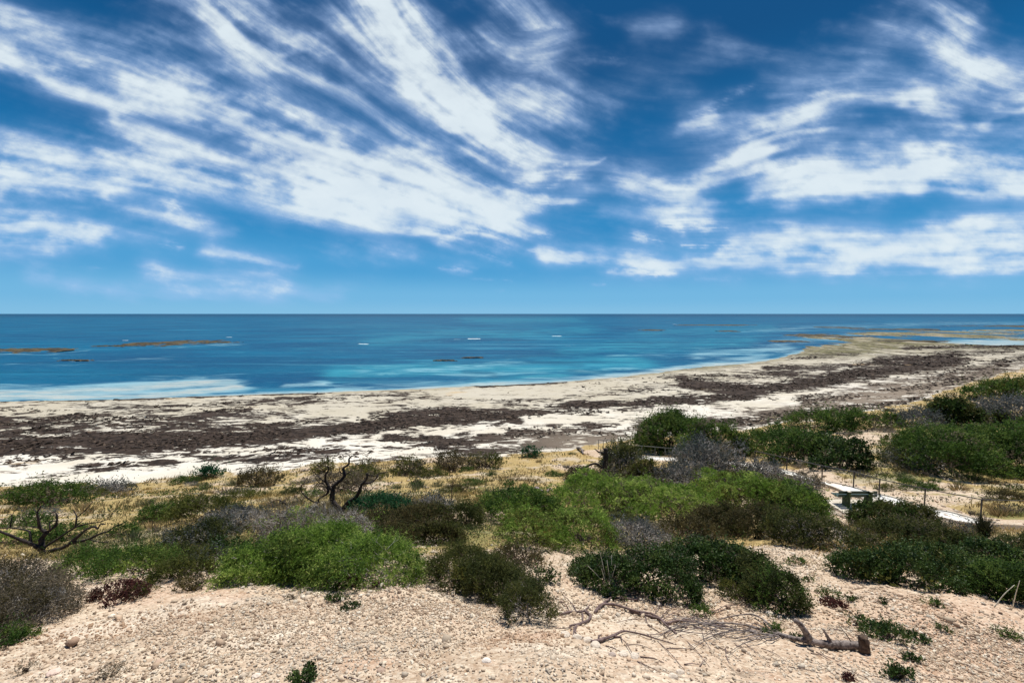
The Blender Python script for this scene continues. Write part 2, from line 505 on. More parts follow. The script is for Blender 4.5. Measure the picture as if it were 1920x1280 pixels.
soilc = g.mix(.45, soilc, g.mix(vs.outputs[0], (.28, .20, .14), (.78, .69, .56)))
straw = g.mix(g.ramp(nf, .3, .7), (.26, .185, .075), (.50, .375, .175))
straw = g.mix(g.ramp(nb, .5, .66), straw, (.42, .30, .13))
straw = g.mix(g.ramp(g.noise(.35, 5, .6, P1), .5, .62), straw, (.46, .38, .27))
straw = g.mix(g.math('MULTIPLY', s_green, g.ramp(nf, .35, .55)), straw, (.12, .15, .045))
dune_c = g.mix(g.ramp(g.math('ADD', s_soil, g.math('MULTIPLY', g.math('SUBTRACT', nf, .5), .9)), .35, .6), straw, soilc)
# beach
sand = g.mix(g.ramp(g.noise(.08, 5, .6, P1), .4, .6), (.62, .57, .47), (.70, .66, .58))
sand = g.mix(s_wet, sand, (.36, .32, .235))
sand = g.mix(g.math('MULTIPLY', s_alg, g.ramp(g.noise(.10, 7, .7, g.pos((1, .4, 1))), .40, .50)), sand, g.mix(g.ramp(g.noise(.5, 5, .6, P1), .4, .6), (.055, .05, .03), (.20, .185, .09)))
Pw = g.pos((.28, .55, 1), (0, 0, R(-8)))
w1 = g.noise(1.0, 9, .68, Pw, .8); w2 = g.noise(.22, 6, .6, Pw, .6)
wsum = g.math('ADD', g.math('MULTIPLY', g.math('SUBTRACT', w1, .5), 3.3), g.math('MULTIPLY', g.math('SUBTRACT', w2, .5), 1.7))
wsum = g.math('ADD', wsum, g.math('MULTIPLY', g.math('SUBTRACT', g.noise(3.2, 6, .7, Pw, .4), .5), 1.6))
wmask = g.ramp(g.math('ADD', s_weed, wsum), .46, .60)
wmask2 = g.math('MULTIPLY', g.ramp(g.math('ADD', g.math('ADD', g.math('MULTIPLY', s_weed, .5), .24), wsum), .50, .60), .75)
wcol = g.mix(g.ramp(g.noise(.9, 8, .75, P1), .32, .66), (.009, .006, .0045), (.066, .047, .036))
wcol = g.mix(g.math('MULTIPLY', s_grey, .9), wcol, (.24, .195, .15))
lit = g.mix(s_grey, (.20, .16, .125), (.24, .20, .155))
sand = g.mix(g.math('MULTIPLY', s_grey, g.ramp(w1, .40, .50)), sand, lit)
sand = g.mix(wmask2, sand, lit)
sand = g.mix(wmask, sand, wcol)
tan = g.ramp(g.noise(.11, 5, .6, g.pos((.5, 1, 1), (0, 0, .4))), .66, .72)
sand = g.mix(g.math('MULTIPLY', tan, .7), sand, (.50, .36, .20))
base = g.mix(g.ramp(g.math('ADD', s_beach, g.math('MULTIPLY', g.math('SUBTRACT', nf, .5), .7)), .4, .6), dune_c, sand)
hgt = g.math('ADD', g.math('MULTIPLY', g.vor(38, P1), -1.0), g.math('MULTIPLY', nf, 1.2))
hgt = g.math('ADD', hgt, g.math('MULTIPLY', nvf, .5))
hgt2 = g.math('MULTIPLY', wmask, 1.0)
nrm = g.bump(hgt, .8, .02)
nrm = g.bump(hgt2, .6, .12, nrm)
g.principled(base, .95, .12, nrm)
gme = make_mesh("ground", V, grid_faces(len(GQ), len(GP)), [g.m], {"za": A1, "zb": A2}, True)
tag(link("ground", gme), kind="structure")

# ------------------------------------------------------------------ sea
SP = np.concatenate([np.linspace(math.log(55), math.log(450), 520)[:-1], np.linspace(math.log(450), math.log(60000), 160)])
SQ = np.concatenate([np.linspace(-4, -1.35, 20)[:-1], np.linspace(-1.35, 1.35, 700), np.linspace(1.35, 4, 20)[1:]])
SQQ, SPP = np.meshgrid(SQ, SP, indexing='ij')
sY = np.exp(SPP) - QO; sX = SQQ * (sY + QO)
spx, spy = project(sX, sY, np.zeros_like(sX))
shy = np.interp(spx, shx[:, 0], shx[:, 1])
j1 = fbm(sX * .03, sY * .03, 5); j2 = fbm(sX * .011 + 8, sY * .02, 4)
wx = spx + j1 * 40 + j2 * 30; wy = spy + j1 * 3.5
pale = 1 - sstep(-1, 10, (shy - spy) + j1 * 9)
pale *= .95
turq = np.zeros_like(sX); foam = np.zeros_like(sX); dark = np.zeros_like(sX)
for pl, hw, s in (([(-200, 736), (60, 738), (200, 732), (330, 724), (440, 718)], 13, 1.0), ([(-100, 747), (250, 744), (380, 734), (450, 726)], 9, 1.05), ([(400, 718), (460, 720)], 7, .7),
                  ([(540, 722), (620, 720)], 5, .8), ([(600, 731), (900, 717), (1100, 706), (1240, 690)], 4.5, .72), ([(640, 728), (760, 722), (900, 716)], 6, .7), ([(700, 698), (800, 696), (880, 690), (960, 682)], 9, .55), ([(850, 705), (960, 698), (1080, 692), (1160, 690)], 8, .5),
                  ([(1180, 700), (1260, 688), (1340, 676), (1430, 668)], 7, .75), ([(1300, 664), (1400, 660), (1470, 652)], 9, .7), ([(1150, 668), (1280, 664)], 4, .4), ([(1480, 640), (1560, 636), (1600, 628)], 7, .6),
                  ([(-40, 664), (80, 663), (150, 656)], 1.6, .6), ([(240, 653), (330, 652), (430, 642)], 1.6, .5), ([(640, 744), (560, 738), (470, 741)], 1.5, .6), ([(110, 676), (200, 673), (320, 672)], 3, .5), ([(0, 683), (150, 680)], 5, .25), ([(1400, 620), (1560, 614), (1750, 606), (1920, 606)], 5, .5), ([(1800, 622), (1920, 620)], 4, .5), ([(480, 735), (600, 733), (700, 731)], 2.5, .8)):
    d, _, _ = seg_dist(wx, wy, pl, 3.0)
    pale = np.maximum(pale, s * np.exp(-(d / (hw * 3.4)) ** 1.7))
for pl, hw, s in (([(700, 640), (850, 625), (1000, 628), (1100, 618)], 13, .5), ([(650, 700), (850, 692), (1000, 690), (1180, 680)], 16, .8), ([(900, 715), (1050, 705)], 12, .7), ([(300, 650), (600, 655), (900, 650)], 10, .2),
                  ([(1050, 655), (1250, 645), (1400, 640)], 18, .5), ([(1200, 625), (1450, 615)], 10, .45), ([(880, 600), (1080, 600)], 8, .5), ([(600, 612), (1000, 614)], 6, .3)):
    d, _, _ = seg_dist(wx, wy, pl, 2.5)
    turq = np.maximum(turq, s * np.exp(-(d / (hw * 2.5)) ** 2))
for pl, hw, s in (([(985, 678), (1040, 680), (1075, 684)], 4, .8), ([(890, 697), (930, 700)], 4, .7), ([(1060, 694), (1120, 697)], 4, .6), ([(960, 669), (1060, 667)], 3, .5), ([(0, 700), (300, 700), (600, 690)], 14, .35)):
    d, _, _ = seg_dist(wx, wy, pl, 2.0)
    dark = np.maximum(dark, s * np.exp(-(d / (hw * 2.0)) ** 2))
for pl, hw, s in (([(876, 635), (900, 635)], .9, 1), ([(672, 644.5), (690, 645)], .8, 1), ([(425, 632), (436, 632)], .8, .8), ([(228, 638), (240, 638)], .7, .8), ([(1035, 630), (1052, 630)], .8, .9), ([(1060, 648), (1080, 647)], .6, .6), ([(850, 636), (862, 636)], .6, .7), ([(1260, 608), (1270, 608)], .6, .8), ([(895, 655), (905, 655)], .5, .6)):
    d, _, _ = seg_dist(spx, spy, pl, 1.6)
    foam = np.maximum(foam, s * np.exp(-(d / (hw * 1.3)) ** 2))
lip = np.exp(-((shy - spy - 1.0 + j1 * 3) / 1.2) ** 2) * sstep(-.3, .3, fbm(sX * .2, sY * .2, 3)) * .5
foam = np.maximum(foam, lip)
w = NT("seawater")
W1 = w.pos((1, 1, 1))
a_p, a_t, a_d, _, a_f = w.attr("sea")
deep = w.mix(w.ramp(w.noise(.012, 5, .6, w.pos((1, 2.6, 1))), .35, .65), (.0005, .060, .145), (.0005, .105, .205))
fine = w.noise(.09, 9, .72, w.pos((.55, 1.5, 1), (0, 0, R(6))), .6)
sep = w.n("ShaderNodeSeparateXYZ"); w.lk(w.pos(), sep.inputs[0])
deep = w.mix(w.ramp(sep.outputs[1], 900, 3500), deep, (.001, .048, .115))
deep = w.mix(w.math('MULTIPLY', w.ramp(fine, .55, .75), .35), deep, (.012, .21, .31))
c = w.mix(w.ramp(w.math('ADD', a_t, w.math('MULTIPLY', w.math('SUBTRACT', fine, .5), 1.8)), .10, 1.1), deep, (.025, .235, .32))
c = w.mix(w.ramp(w.math('ADD', a_p, w.math('MULTIPLY', w.math('SUBTRACT', fine, .5), 2.6)), .25, 1.15), c, (.24, .43, .50))
c = w.mix(w.ramp(w.math('ADD', w.math('MULTIPLY', a_p, a_p), w.math('MULTIPLY', w.math('SUBTRACT', fine, .5), 1.2)), .45, 1.0), c, w.mix(w.ramp(w.noise(.25, 7, .7, w.pos((.4, 1.4, 1))), .38, .62), (.20, .33, .38), (.42, .45, .42)))
c = w.mix(w.math('MULTIPLY', a_d, .8), c, (.003, .07, .14))
c = w.mix(w.ramp(w.math('ADD', a_f, w.math('MULTIPLY', w.math('SUBTRACT', w.noise(.9, 5, .7, w.pos()), .5), 2.2)), .55, .9), c, (.8, .85, .85))
band = w.noise(.02, 7, .7, w.pos((.35, 3.2, 1), (0, 0, R(3))))
c = w.mix(w.math('MULTIPLY', w.ramp(band, .52, .66), .55), c, w.mix(.5, c, (.004, .055, .15)))
c = w.mix(w.math('MULTIPLY', w.ramp(band, .46, .34), .30), c, (.02, .20, .33))
wv = w.math('ADD', w.noise(.35, 5, .6, w.pos((.6, 1.8, 1), (0, 0, .12))), w.math('MULTIPLY', w.noise(2.2, 4, .6, w.pos((.7, 1.6, 1))), .35))
nr_ = w.bump(wv, .55, .5)
f2_ = w.noise(.55, 6, .7, w.pos((.35, 1.9, 1), (0, 0, R(-4))))
c = w.mix(w.math('MULTIPLY', w.ramp(f2_, .50, .68), .40), c, w.mix(.55, c, (.002, .04, .10)))
c = w.mix(w.math('MULTIPLY', w.ramp(f2_, .47, .34), .22), c, (.04, .30, .42))
sw = w.noise(.045, 5, .6, w.pos((.16, 1.9, 1), (0, 0, R(2))), .3)
c = w.mix(w.math('MULTIPLY', w.ramp(sw, .56, .64), .45), c, w.mix(.6, c, (.001, .035, .085)))
c = w.mix(w.math('MULTIPLY', w.ramp(sw, .43, .36), .20), c, (.10, .34, .44))
pr = w.principled(c, .45, .08, nr_)
pr.inputs['IOR'].default_value = 1.33
sV = np.stack([sX.ravel(), sY.ravel(), np.zeros(sX.size)], 1)
sA = np.stack([pale.ravel(), turq.ravel(), dark.ravel(), foam.ravel()], 1)
sme = make_mesh("sea", sV, grid_faces(len(SQ), len(SP)), [w.m], {"sea": sA}, True)
tag(link("sea", sme), kind="structure")

# ------------------------------------------------------------------ sky: cirrus layer far beyond the horizon
STEP = 2.5
skx = np.arange(-420, 2340, STEP); sky_ = np.arange(-170, 588, STEP)
KX, KY = np.meshgrid(skx, sky_, indexing='ij')
CL = [([(-400, 0), (-20, 60), (100, 85), (230, 120), (380, 190)], 48, .62), ([(-400, -20), (0, 105), (120, 158), (260, 190), (380, 205), (470, 235), (560, 285), (640, 312)], 26, .95),
      ([(560, 280), (680, 320), (800, 345), (880, 375), (960, 405)], 34, .95), ([(230, 232), (300, 270), (400, 296), (500, 318), (600, 350), (700, 390), (800, 415)], 36, .85),
      ([(-400, 310), (0, 335), (150, 345), (300, 350), (450, 375), (600, 405), (720, 425)], 24, .82), ([(-300, 230), (0, 255), (120, 285)], 22, .62), ([(60, 300), (180, 305), (320, 330)], 30, .72),
      ([(370, -20), (440, 66), (520, 120), (600, 158), (660, 190), (725, 240)], 13, .82), ([(420, -30), (470, 20), (520, 58), (565, 82)], 24, .75), ([(300, -30), (360, 20), (420, 80), (500, 140)], 20, .5),
      ([(690, -60), (715, 40), (740, 90), (795, 140), (850, 190), (888, 228)], 36, 1.08), ([(735, -20), (790, 60), (860, 150), (900, 240)], 18, .55), ([(835, 70), (870, 160), (900, 250)], 14, .5), ([(880, 245), (930, 200), (1000, 180)], 26, .55),
      ([(640, 348), (700, 368), (722, 408), (790, 400), (900, 410)], 13, .9), ([(820, 335), (870, 360), (950, 395), (965, 420)], 24, .95), ([(480, 408), (640, 426), (760, 441), (960, 437)], 8, .7), ([(900, 300), (950, 340), (990, 330)], 22, .5),
      ([(-300, 430), (0, 438), (80, 436), (185, 449)], 17, .98), ([(-300, 480), (0, 478), (120, 470)], 16, .55), ([(190, 383), (280, 408), (440, 442)], 11, .55), ([(300, 460), (345, 462)], 7, .8), ([(305, 383), (332, 396)], 6, .5),
      ([(390, 474), (460, 487), (550, 503)], 9, 1.1), ([(50, 518), (150, 538), (300, 545), (420, 550), (640, 551)], 13, .42), ([(270, 512), (390, 524), (500, 519), (535, 538)], 11, .52), ([(-200, 395), (0, 400), (180, 425), (300, 450)], 15, .42),
      ([(400, 90), (560, 200), (760, 310)], 80, .42), ([(650, 60), (820, 260)], 70, .32), ([(820, 501), (890, 507)], 5.5, .8), ([(880, 470), (960, 492)], 8, .75), ([(925, 546), (945, 546)], 4, .5), ([(880, 522), (960, 526)], 3, .5), ([(150, 500), (200, 502)], 5, .4),
      ([(970, -60), (1030, 50), (1015, 130), (1070, 200)], 38, .52), ([(960, 200), (1060, 212)], 28, .35), ([(960, 100), (1000, 260)], 50, .38), ([(950, 345), (1010, 330), (1062, 308)], 5, .85), ([(980, 372), (1060, 335), (1135, 298)], 3.5, .6), ([(1000, 385), (1130, 345)], 14, .35),
      ([(960, 280), (1080, 300)], 24, .42), ([(980, 387), (1090, 374)], 7, .6), ([(1185, 62), (1262, 50)], 13, .38), ([(1335, 70), (1425, 92)], 11, .3), ([(1130, 108), (1170, 106)], 8, .3), ([(1130, 150), (1330, 120)], 26, .16),
      ([(1272, 233), (1335, 218)], 9, .95), ([(1290, 224), (1350, 195), (1410, 162)], 8, .5), ([(1310, 244), (1450, 232), (1600, 180)], 22, .5), ([(1395, 290), (1470, 243), (1552, 188)], 13, .95),
      ([(1290, 345), (1360, 322), (1425, 298)], 17, .8), ([(1175, 350), (1235, 378), (1340, 378)], 20, .92), ([(1080, 318), (1170, 330), (1230, 345)], 9, .55), ([(1110, 400), (1300, 400)], 16, .42),
      ([(1415, 352), (1500, 318), (1600, 324), (1750, 326), (1920, 340), (2300, 350)], 23, .95), ([(1480, 368), (1620, 358), (1720, 345)], 20, .8), ([(1700, 352), (1920, 366), (2300, 372)], 10, .9), ([(1560, 300), (1700, 290), (1920, 300)], 18, .35),
      ([(1230, 427), (1300, 424), (1375, 428)], 8, .85), ([(1280, 460), (1400, 461)], 6, .98), ([(1385, 462), (1500, 448), (1650, 455), (1760, 440), (1850, 418), (1960, 405), (2300, 400)], 23, .92),
      ([(1330, 493), (1480, 500), (1640, 490), (1800, 490), (2300, 485)], 16, .78), ([(1600, 478), (1920, 450)], 22, .75), ([(1035, 485), (1120, 486), (1220, 497), (1340, 494)], 11, 1.0), ([(1040, 486), (1200, 492)], 8, .7), ([(1140, 509), (1260, 516)], 6, .7), ([(990, 470), (1100, 488)], 4, .5),
      ([(1008, 436), (1042, 442)], 6, .75), ([(1180, 437), (1240, 455)], 6, .6), ([(1110, 532), (1135, 532)], 2.5, .5), ([(1300, 525), (1400, 522)], 3, .3), ([(1560, 512), (1920, 515)], 4, .35),
      ([(1660, -60), (1760, 5), (1790, 40)], 26, .5), ([(1650, 72), (1820, 82)], 30, .3), ([(1790, 95), (1830, 160)], 28, .48), ([(1655, 192), (1740, 184)], 9, .9), ([(1690, 205), (1800, 215)], 11, .75), ([(1850, 226), (1920, 208), (2200, 190)], 12, .8),
      ([(1500, 150), (1700, 170), (1920, 180)], 48, .35), ([(1760, 130), (1900, 140)], 40, .3), ([(1400, 270), (1600, 250), (1920, 250)], 26, .28), ([(960, 430), (1200, 410), (1400, 430)], 30, .22), ([(1200, 300), (1400, 220)], 40, .22)]
HO = [([(-300, 150), (0, 172), (80, 192), (190, 205)], 18, .9), ([(-200, 205), (0, 208), (80, 220)], 12, .7), ([(230, 212), (330, 232), (470, 276)], 12, .75), ([(515, 346), (555, 354)], 7, .6), ([(560, 165), (630, 185), (690, 225), (726, 258)], 13, .8),
      ([(690, 180), (735, 210), (785, 250)], 12, .7), ([(90, -10), (180, 20), (300, 34)], 20, .7), ([(330, 86), (410, 108)], 9, .7), ([(200, 372), (260, 376), (300, 398)], 9, .7), ([(330, 378), (430, 400), (560, 425), (800, 452)], 10, .9), ([(560, 36), (600, 50)], 10, .4),
      ([(1470, 403), (1560, 412), (1680, 412)], 11, .8), ([(1680, 388), (1800, 384), (1920, 388), (2200, 395)], 8, .9), ([(720, 330), (745, 345)], 12, .35), ([(970, 410), (1060, 415)], 10, .6), ([(1200, 290), (1300, 285)], 20, .6)]
cjx = fbm(KX * .007, KY * .011, 5) * 34; cjy = fbm(KX * .007 + 50, KY * .011 + 9, 5) * 17


def stroke(px, py, pts):
    """distance to a polyline, tangent, and position along it 0..1"""
    L = [math.hypot(b[0] - a[0], b[1] - a[1]) for a, b in zip(pts[:-1], pts[1:])]
    T = sum(L); acc = 0
    best = np.full(px.shape, 1e9); tx = np.ones(px.shape); ty = np.zeros(px.shape); sp = np.zeros(px.shape)
    for ((x0, y0), (x1, y1)), l in zip(zip(pts[:-1], pts[1:]), L):
        dx, dy = x1 - x0, y1 - y0
        t = ((px - x0) * dx + (py - y0) * dy) / (l * l)
        tc_ = np.clip(t, 0, 1)
        d = np.hypot(px - x0 - tc_ * dx, py - y0 - tc_ * dy)
        m = d < best
        best = np.where(m, d, best); tx = np.where(m, dx / l, tx); ty = np.where(m, dy / l, ty); sp = np.where(m, (acc + tc_ * l) / T, sp)
        acc += l
    return best, tx, ty, sp


fx = np.full(KX.shape, .35); fy = np.full(KX.shape, .10)
DST = []
for pl, hw, s in CL + HO:
    sc_ = min(1.0, hw / 16.0)
    d, tx, ty, sp = stroke(KX + cjx * sc_, KY + cjy * sc_, pl)
    DST.append((d, sp))
for (pl, hw, s), (d, sp) in zip(CL, DST):
    d2, tx, ty, _ = stroke(KX + cjx * .5, KY + cjy * .5, pl)
    wgt = np.exp(-(d2 / (hw * 1.8 + 14)) ** 2) * s
    sg = np.where(tx < 0, -1, 1)
    fx += wgt * tx * sg; fy += wgt * ty * sg
nrm_ = np.hypot(fx, fy); fx /= nrm_; fy /= nrm_


def lic(field, L, step=1.0):
    acc = field.copy(); n = 1
    nx, ny = field.shape
    I, J = np.meshgrid(np.arange(nx, dtype=float), np.arange(ny, dtype=float), indexing='ij')
    for sgn in (1, -1):
        x, y = I.copy(), J.copy()
        for k in range(L):
            xi = np.clip(np.rint(x), 0, nx - 1).astype(int); yi = np.clip(np.rint(y), 0, ny - 1).astype(int)
            x += sgn * fx[xi, yi] * step; y += sgn * fy[xi, yi] * step
            xi = np.clip(np.rint(x), 0, nx - 1).astype(int); yi = np.clip(np.rint(y), 0, ny - 1).astype(int)
            acc += field[xi, yi]; n += 1
    a = acc / n
    return np.clip((a - a.mean()) / (a.std() + 1e-9), -2.5, 2.5)


n1 = rng.random(KX.shape)
n2 = vnoise(KX / 9., KY / 9.); n3 = vnoise(KX / 26., KY / 22.)
f1 = lic(n1, 7); f2 = lic(n2, 13); f3 = lic(n3, 20, 1.4)
puff = fbm(KX / 70. + cjx / 60, KY / 36. + cjy / 40, 7, .64)
puf2 = fbm(KX / 26. + 11, KY / 15. + 5, 6, .66)
den = np.zeros(KX.shape)
wmod = 1 + .14 * f3 + .08 * f2 + .55 * puff + .28 * puf2
for (pl, hw, s), (d, sp) in zip(CL, DST[:len(CL)]):
    thin = hw < 9
    tap = .30 + .70 * np.sin(math.pi * np.clip(sp, .02, .98)) ** .6 if thin else 1.0
    fray = np.clip(.62 + .30 * f2 + .25 * f1 + 1.2 * puf2, .30, 1.15) if thin else 1.0
    big = np.clip(hw / 30, 0, 1)
    gk = np.exp(-(d / (hw * (1.35 if thin else 1.25) * tap * np.clip(wmod, .25, 2.2))) ** (1.5 if thin else 1.75)) * fray
    den = 1 - (1 - den) * (1 - s * .92 * gk)
for (pl, hw, s), (d, sp) in zip(HO, DST[len(CL):]):
    tap = .35 + .65 * np.sin(math.pi * np.clip(sp, .02, .98)) ** .6
    den = den * (1 - s * np.exp(-(d / (hw * 1.35 * tap * np.clip(wmod, .4, 1.8))) ** 2))
tex = f1 * .03 + f2 * .05 + f3 * .085 + puff * .48 + puf2 * .24
den = den + tex * (.07 + .72 * den * (1.12 - den)) + .03
den = .66 * sstep(.02, 1.06, den) + .34 * np.clip(den - .02, 0, 1) * .95


def blur(a, n):
    for ax in (0, 1):
        c_ = np.cumsum(np.pad(a, [(n + 1, n) if i == ax else (0, 0) for i in (0, 1)], mode='edge'), axis=ax)
        m_ = a.shape[ax]
        a = (np.take(c_, np.arange(2 * n + 1, 2 * n + 1 + m_), ax) - np.take(c_, np.arange(0, m_), ax)) / (2 * n + 1)
    return a


soft = blur(blur(den, 5), 4)
wide = blur(blur(den, 16), 12)
den = .40 * den + .35 * soft + .25 * wide
fib = np.clip(1 + .12 * f2 + .13 * f3 + .06 * f1 + .16 * puf2, .5, 1.5)
den = np.clip((den * 1.12 - .02) * (fib * (1 - den ** 2) + den ** 2 * (1 + .045 * f3 + .03 * f2 + .10 * puf2)), 0, 1)
den = den * sstep(-168, -60, KY) * (1 - sstep(560, 588, KY) * .9)
den = np.clip(den * (.93 + .10 * puff), 0, .96)
RAD = 45000.0
dxx, dzz = ray(KX, KY)
ln = np.sqrt(dxx ** 2 + 1 + dzz ** 2)
kv = np.stack([(dxx / ln * RAD).ravel(), (RAD / ln).ravel(), (EYE + dzz / ln * RAD).ravel()], 1)
k = NT("cirrus")
kd = k.attr("den")[0]
em = k.n("ShaderNodeEmission"); k.lk(k.mix(k.ramp(kd, .30, .92), (.44, .62, .95), (.80, .90, .96)), em.inputs[0]); em.inputs[1].default_value = .83
tr = k.n("ShaderNodeBsdfTransparent")
mx = k.n("ShaderNodeMixShader")
k.lk(kd, mx.inputs[0]); k.lk(tr.outputs[0], mx.inputs[1]); k.lk(em.outputs[0], mx.inputs[2]); k.lk(mx.outputs[0], k.out.inputs[0])
k.m.cycles.emission_sampling = 'NONE'
kme = make_mesh("sky", kv, grid_faces(len(skx), len(sky_)), [k.m], {"den": np.stack([den.ravel()] * 3, 1)}, True)
tag(link("sky", kme), kind="structure")

# ------------------------------------------------------------------ shared materials
def mat_leaf(name, rough=.6, spec=.25, trans=.40):
    m = NT(name)
    colr = m.attr("col")[3]
    p = m.principled(colr, rough, spec, None, False)
    t = m.n("ShaderNodeBsdfTranslucent"); m.lk(m.mix(.5, colr, (.35, .5, .08), 'MIX') if False else colr, t.inputs[0])
    x = m.n("ShaderNodeMixShader"); x.inputs[0].default_value = trans
    m.lk(p.outputs[0], x.inputs[1]); m.lk(t.outputs[0], x.inputs[2]); m.lk(x.outputs[0], m.out.inputs[0])
    return m.m


M_LEAF = mat_leaf("leaf_matt", .7, .15)
M_GLOSS = mat_leaf("leaf_glossy", .5, .16, .25)
M_GRASS = mat_leaf("grass_blade", .8, .1, .3)


def mat_bark(name, c1, c2, sc_=30):
    m = NT(name)
    P = m.pos((1, 1, 1))
    n1_ = m.noise(sc_, 5, .65, P)
    n2_ = m.noise(sc_ * .15, 3, .6, P)
    col = m.mix(m.ramp(n1_, .35, .65), c1, c2)
    col = m.mix(m.math('MULTIPLY', m.ramp(n2_, .5, .65), .5), col, tuple(min(1, v * 1.7) for v in c2))
    m.principled(col, .85, .2, m.bump(n1_, .7, .01))
    return m.m


M_BARK = mat_bark("charred_bark", (.012, .009, .009), (.045, .036, .034), 40)
M_GREYW = mat_bark("weathered_wood", (.075, .058, .052), (.27, .23, .21), 45)
M_PINKW = mat_bark("dead_branch_wood", (.085, .055, .052), (.20, .145, .135), 60)
M_STEM = mat_bark("shrub_stem", (.05, .035, .025), (.11, .085, .065), 40)
M_GSTEM = mat_bark("grey_twig", (.13, .122, .112), (.36, .335, .31), 40)
M_TWIG = mat_bark("silver_twig", (.22, .20, .185), (.46, .43, .39), 40)
M_PALE = mat_bark("pale_stalk", (.45, .42, .33), (.62, .60, .5), 30)


def unit(v):
    return v / (np.linalg.norm(v, axis=1, keepdims=True) + 1e-9)


def tubes(A, B, ra, rb, sides=3):
    """separate tapered prisms A->B"""
    n = len(A)
    D = unit(B - A)
    ref = np.where(np.abs(D[:, 2:3]) < .8, np.array([[0, 0, 1.]]), np.array([[1., 0, 0]]))
    U = unit(np.cross(D, ref)); W = np.cross(D, U)
    vs = []
    for e, (C, r) in enumerate(((A, ra), (B, rb))):
        for k in range(sides):
            a = 2 * math.pi * k / sides
            vs.append(C + (U * math.cos(a) + W * math.sin(a)) * np.asarray(r).reshape(-1, 1))
    V = np.stack(vs, 1).reshape(-1, 3)
    b = (np.arange(n) * 2 * sides)[:, None]
    F = []
    for k in range(sides):
        k2 = (k + 1) % sides
        F.append(np.concatenate([b + k, b + k2, b + sides + k2, b + sides + k], 1))
    return V, np.concatenate(F)


def catmull(P, per=5):
    P = np.asarray(P, float)
    if len(P) < 3:
        t = np.linspace(0, 1, per + 1)[:, None]
        return P[0] * (1 - t) + P[-1] * t
    Q = np.vstack([2 * P[0] - P[1], P, 2 * P[-1] - P[-2]])
    out = []
    for i in range(1, len(Q) - 2):
        for t in np.linspace(0, 1, per, endpoint=False):
            a, b, c, d = Q[i - 1], Q[i], Q[i + 1], Q[i + 2]
            out.append(.5 * (2 * b + (c - a) * t + (2 * a - 5 * b + 4 * c - d) * t * t + (3 * b - a - 3 * c + d) * t ** 3))
    out.append(P[-1])
    return np.array(out)


def sweep(P, r0, r1, sides=7, rough=.12, seed=0, per=5, knob=0.0):
    """one continuous tapered limb, with a capped tip"""
    g_ = np.random.default_rng(seed + 100)
    C = catmull(P, per)
    n = len(C)
    T = unit(np.gradient(C, axis=0))
    U = np.zeros_like(C); u = np.cross(T[0], [0.3, .2, 1.]); u /= np.linalg.norm(u)
    for i in range(n):
        u = u - T[i] * (u @ T[i]); u /= np.linalg.norm(u) + 1e-9; U[i] = u
    W = np.cross(T, U)
    t = np.linspace(0, 1, n)
    rad = r0 + (r1 - r0) * t ** .8
    rad = rad * (1 + knob * np.sin(t * 23 + seed) * g_.random(n))
    ang = np.arange(sides) * 2 * math.pi / sides
    rr = rad[:, None] * (1 + rough * (g_.random((n, sides)) - .5) * 2)
    V = C[:, None] + rr[..., None] * (np.cos(ang)[None, :, None] * U[:, None] + np.sin(ang)[None, :, None] * W[:, None])
    V = V.reshape(-1, 3)
    F = []
    for i in range(n - 1):
        for k in range(sides):
            k2 = (k + 1) % sides
            F.append((i * sides + k, i * sides + k2, (i + 1) * sides + k2, (i + 1) * sides + k))
    c0, c1 = len(V), len(V) + 1
    V = np.vstack([V, C[0] - T[0] * rad[0] * .2, C[-1] + T[-1] * rad[-1] * .5])
    for k in range(sides):
        k2 = (k + 1) % sides
        F.append((c0, k2, k, c0)); F.append((c1, (n - 1) * sides + k, (n - 1) * sides + k2, c1))
    return V, [f if f[0] != f[3] else f[:3] for f in F]


def poly_mesh(name, parts, mats, smooth=True, origin=(0, 0, 0)):
    Vs, Fs, off = [], [], 0
    for V, F in parts:
        Vs.append(V); Fs += [tuple(int(i) + off for i in f) for f in F]; off += len(V)
    me = bpy.data.meshes.new(name)
    me.from_pydata((np.vstack(Vs) - np.array(origin)).tolist(), [], Fs)
    for m in mats: me.materials.append(m)
    if smooth: me.polygons.foreach_set("use_smooth", np.ones(len(me.polygons), bool))
    me.update()
    return me


def leaf_quads(P, D, S, L, W, C, tipc=1.12, fold=0.0):
    """diamond leaves. P base, D direction, S side vector; C colour per leaf"""
    L = np.asarray(L).reshape(-1, 1); W = np.asarray(W).reshape(-1, 1)
    N = np.cross(D, S)
    v0 = P; v2 = P + D * L
    mid = P + D * L * .45
    v1 = mid + S * W * .5 + N * W * fold; v3 = mid - S * W * .5 + N * W * fold
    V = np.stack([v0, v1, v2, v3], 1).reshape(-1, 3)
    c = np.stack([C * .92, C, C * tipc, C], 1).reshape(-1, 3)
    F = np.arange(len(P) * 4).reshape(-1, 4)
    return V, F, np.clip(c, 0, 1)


def rand_unit(n):
    v = rng.normal(size=(n, 3))
    return unit(v)


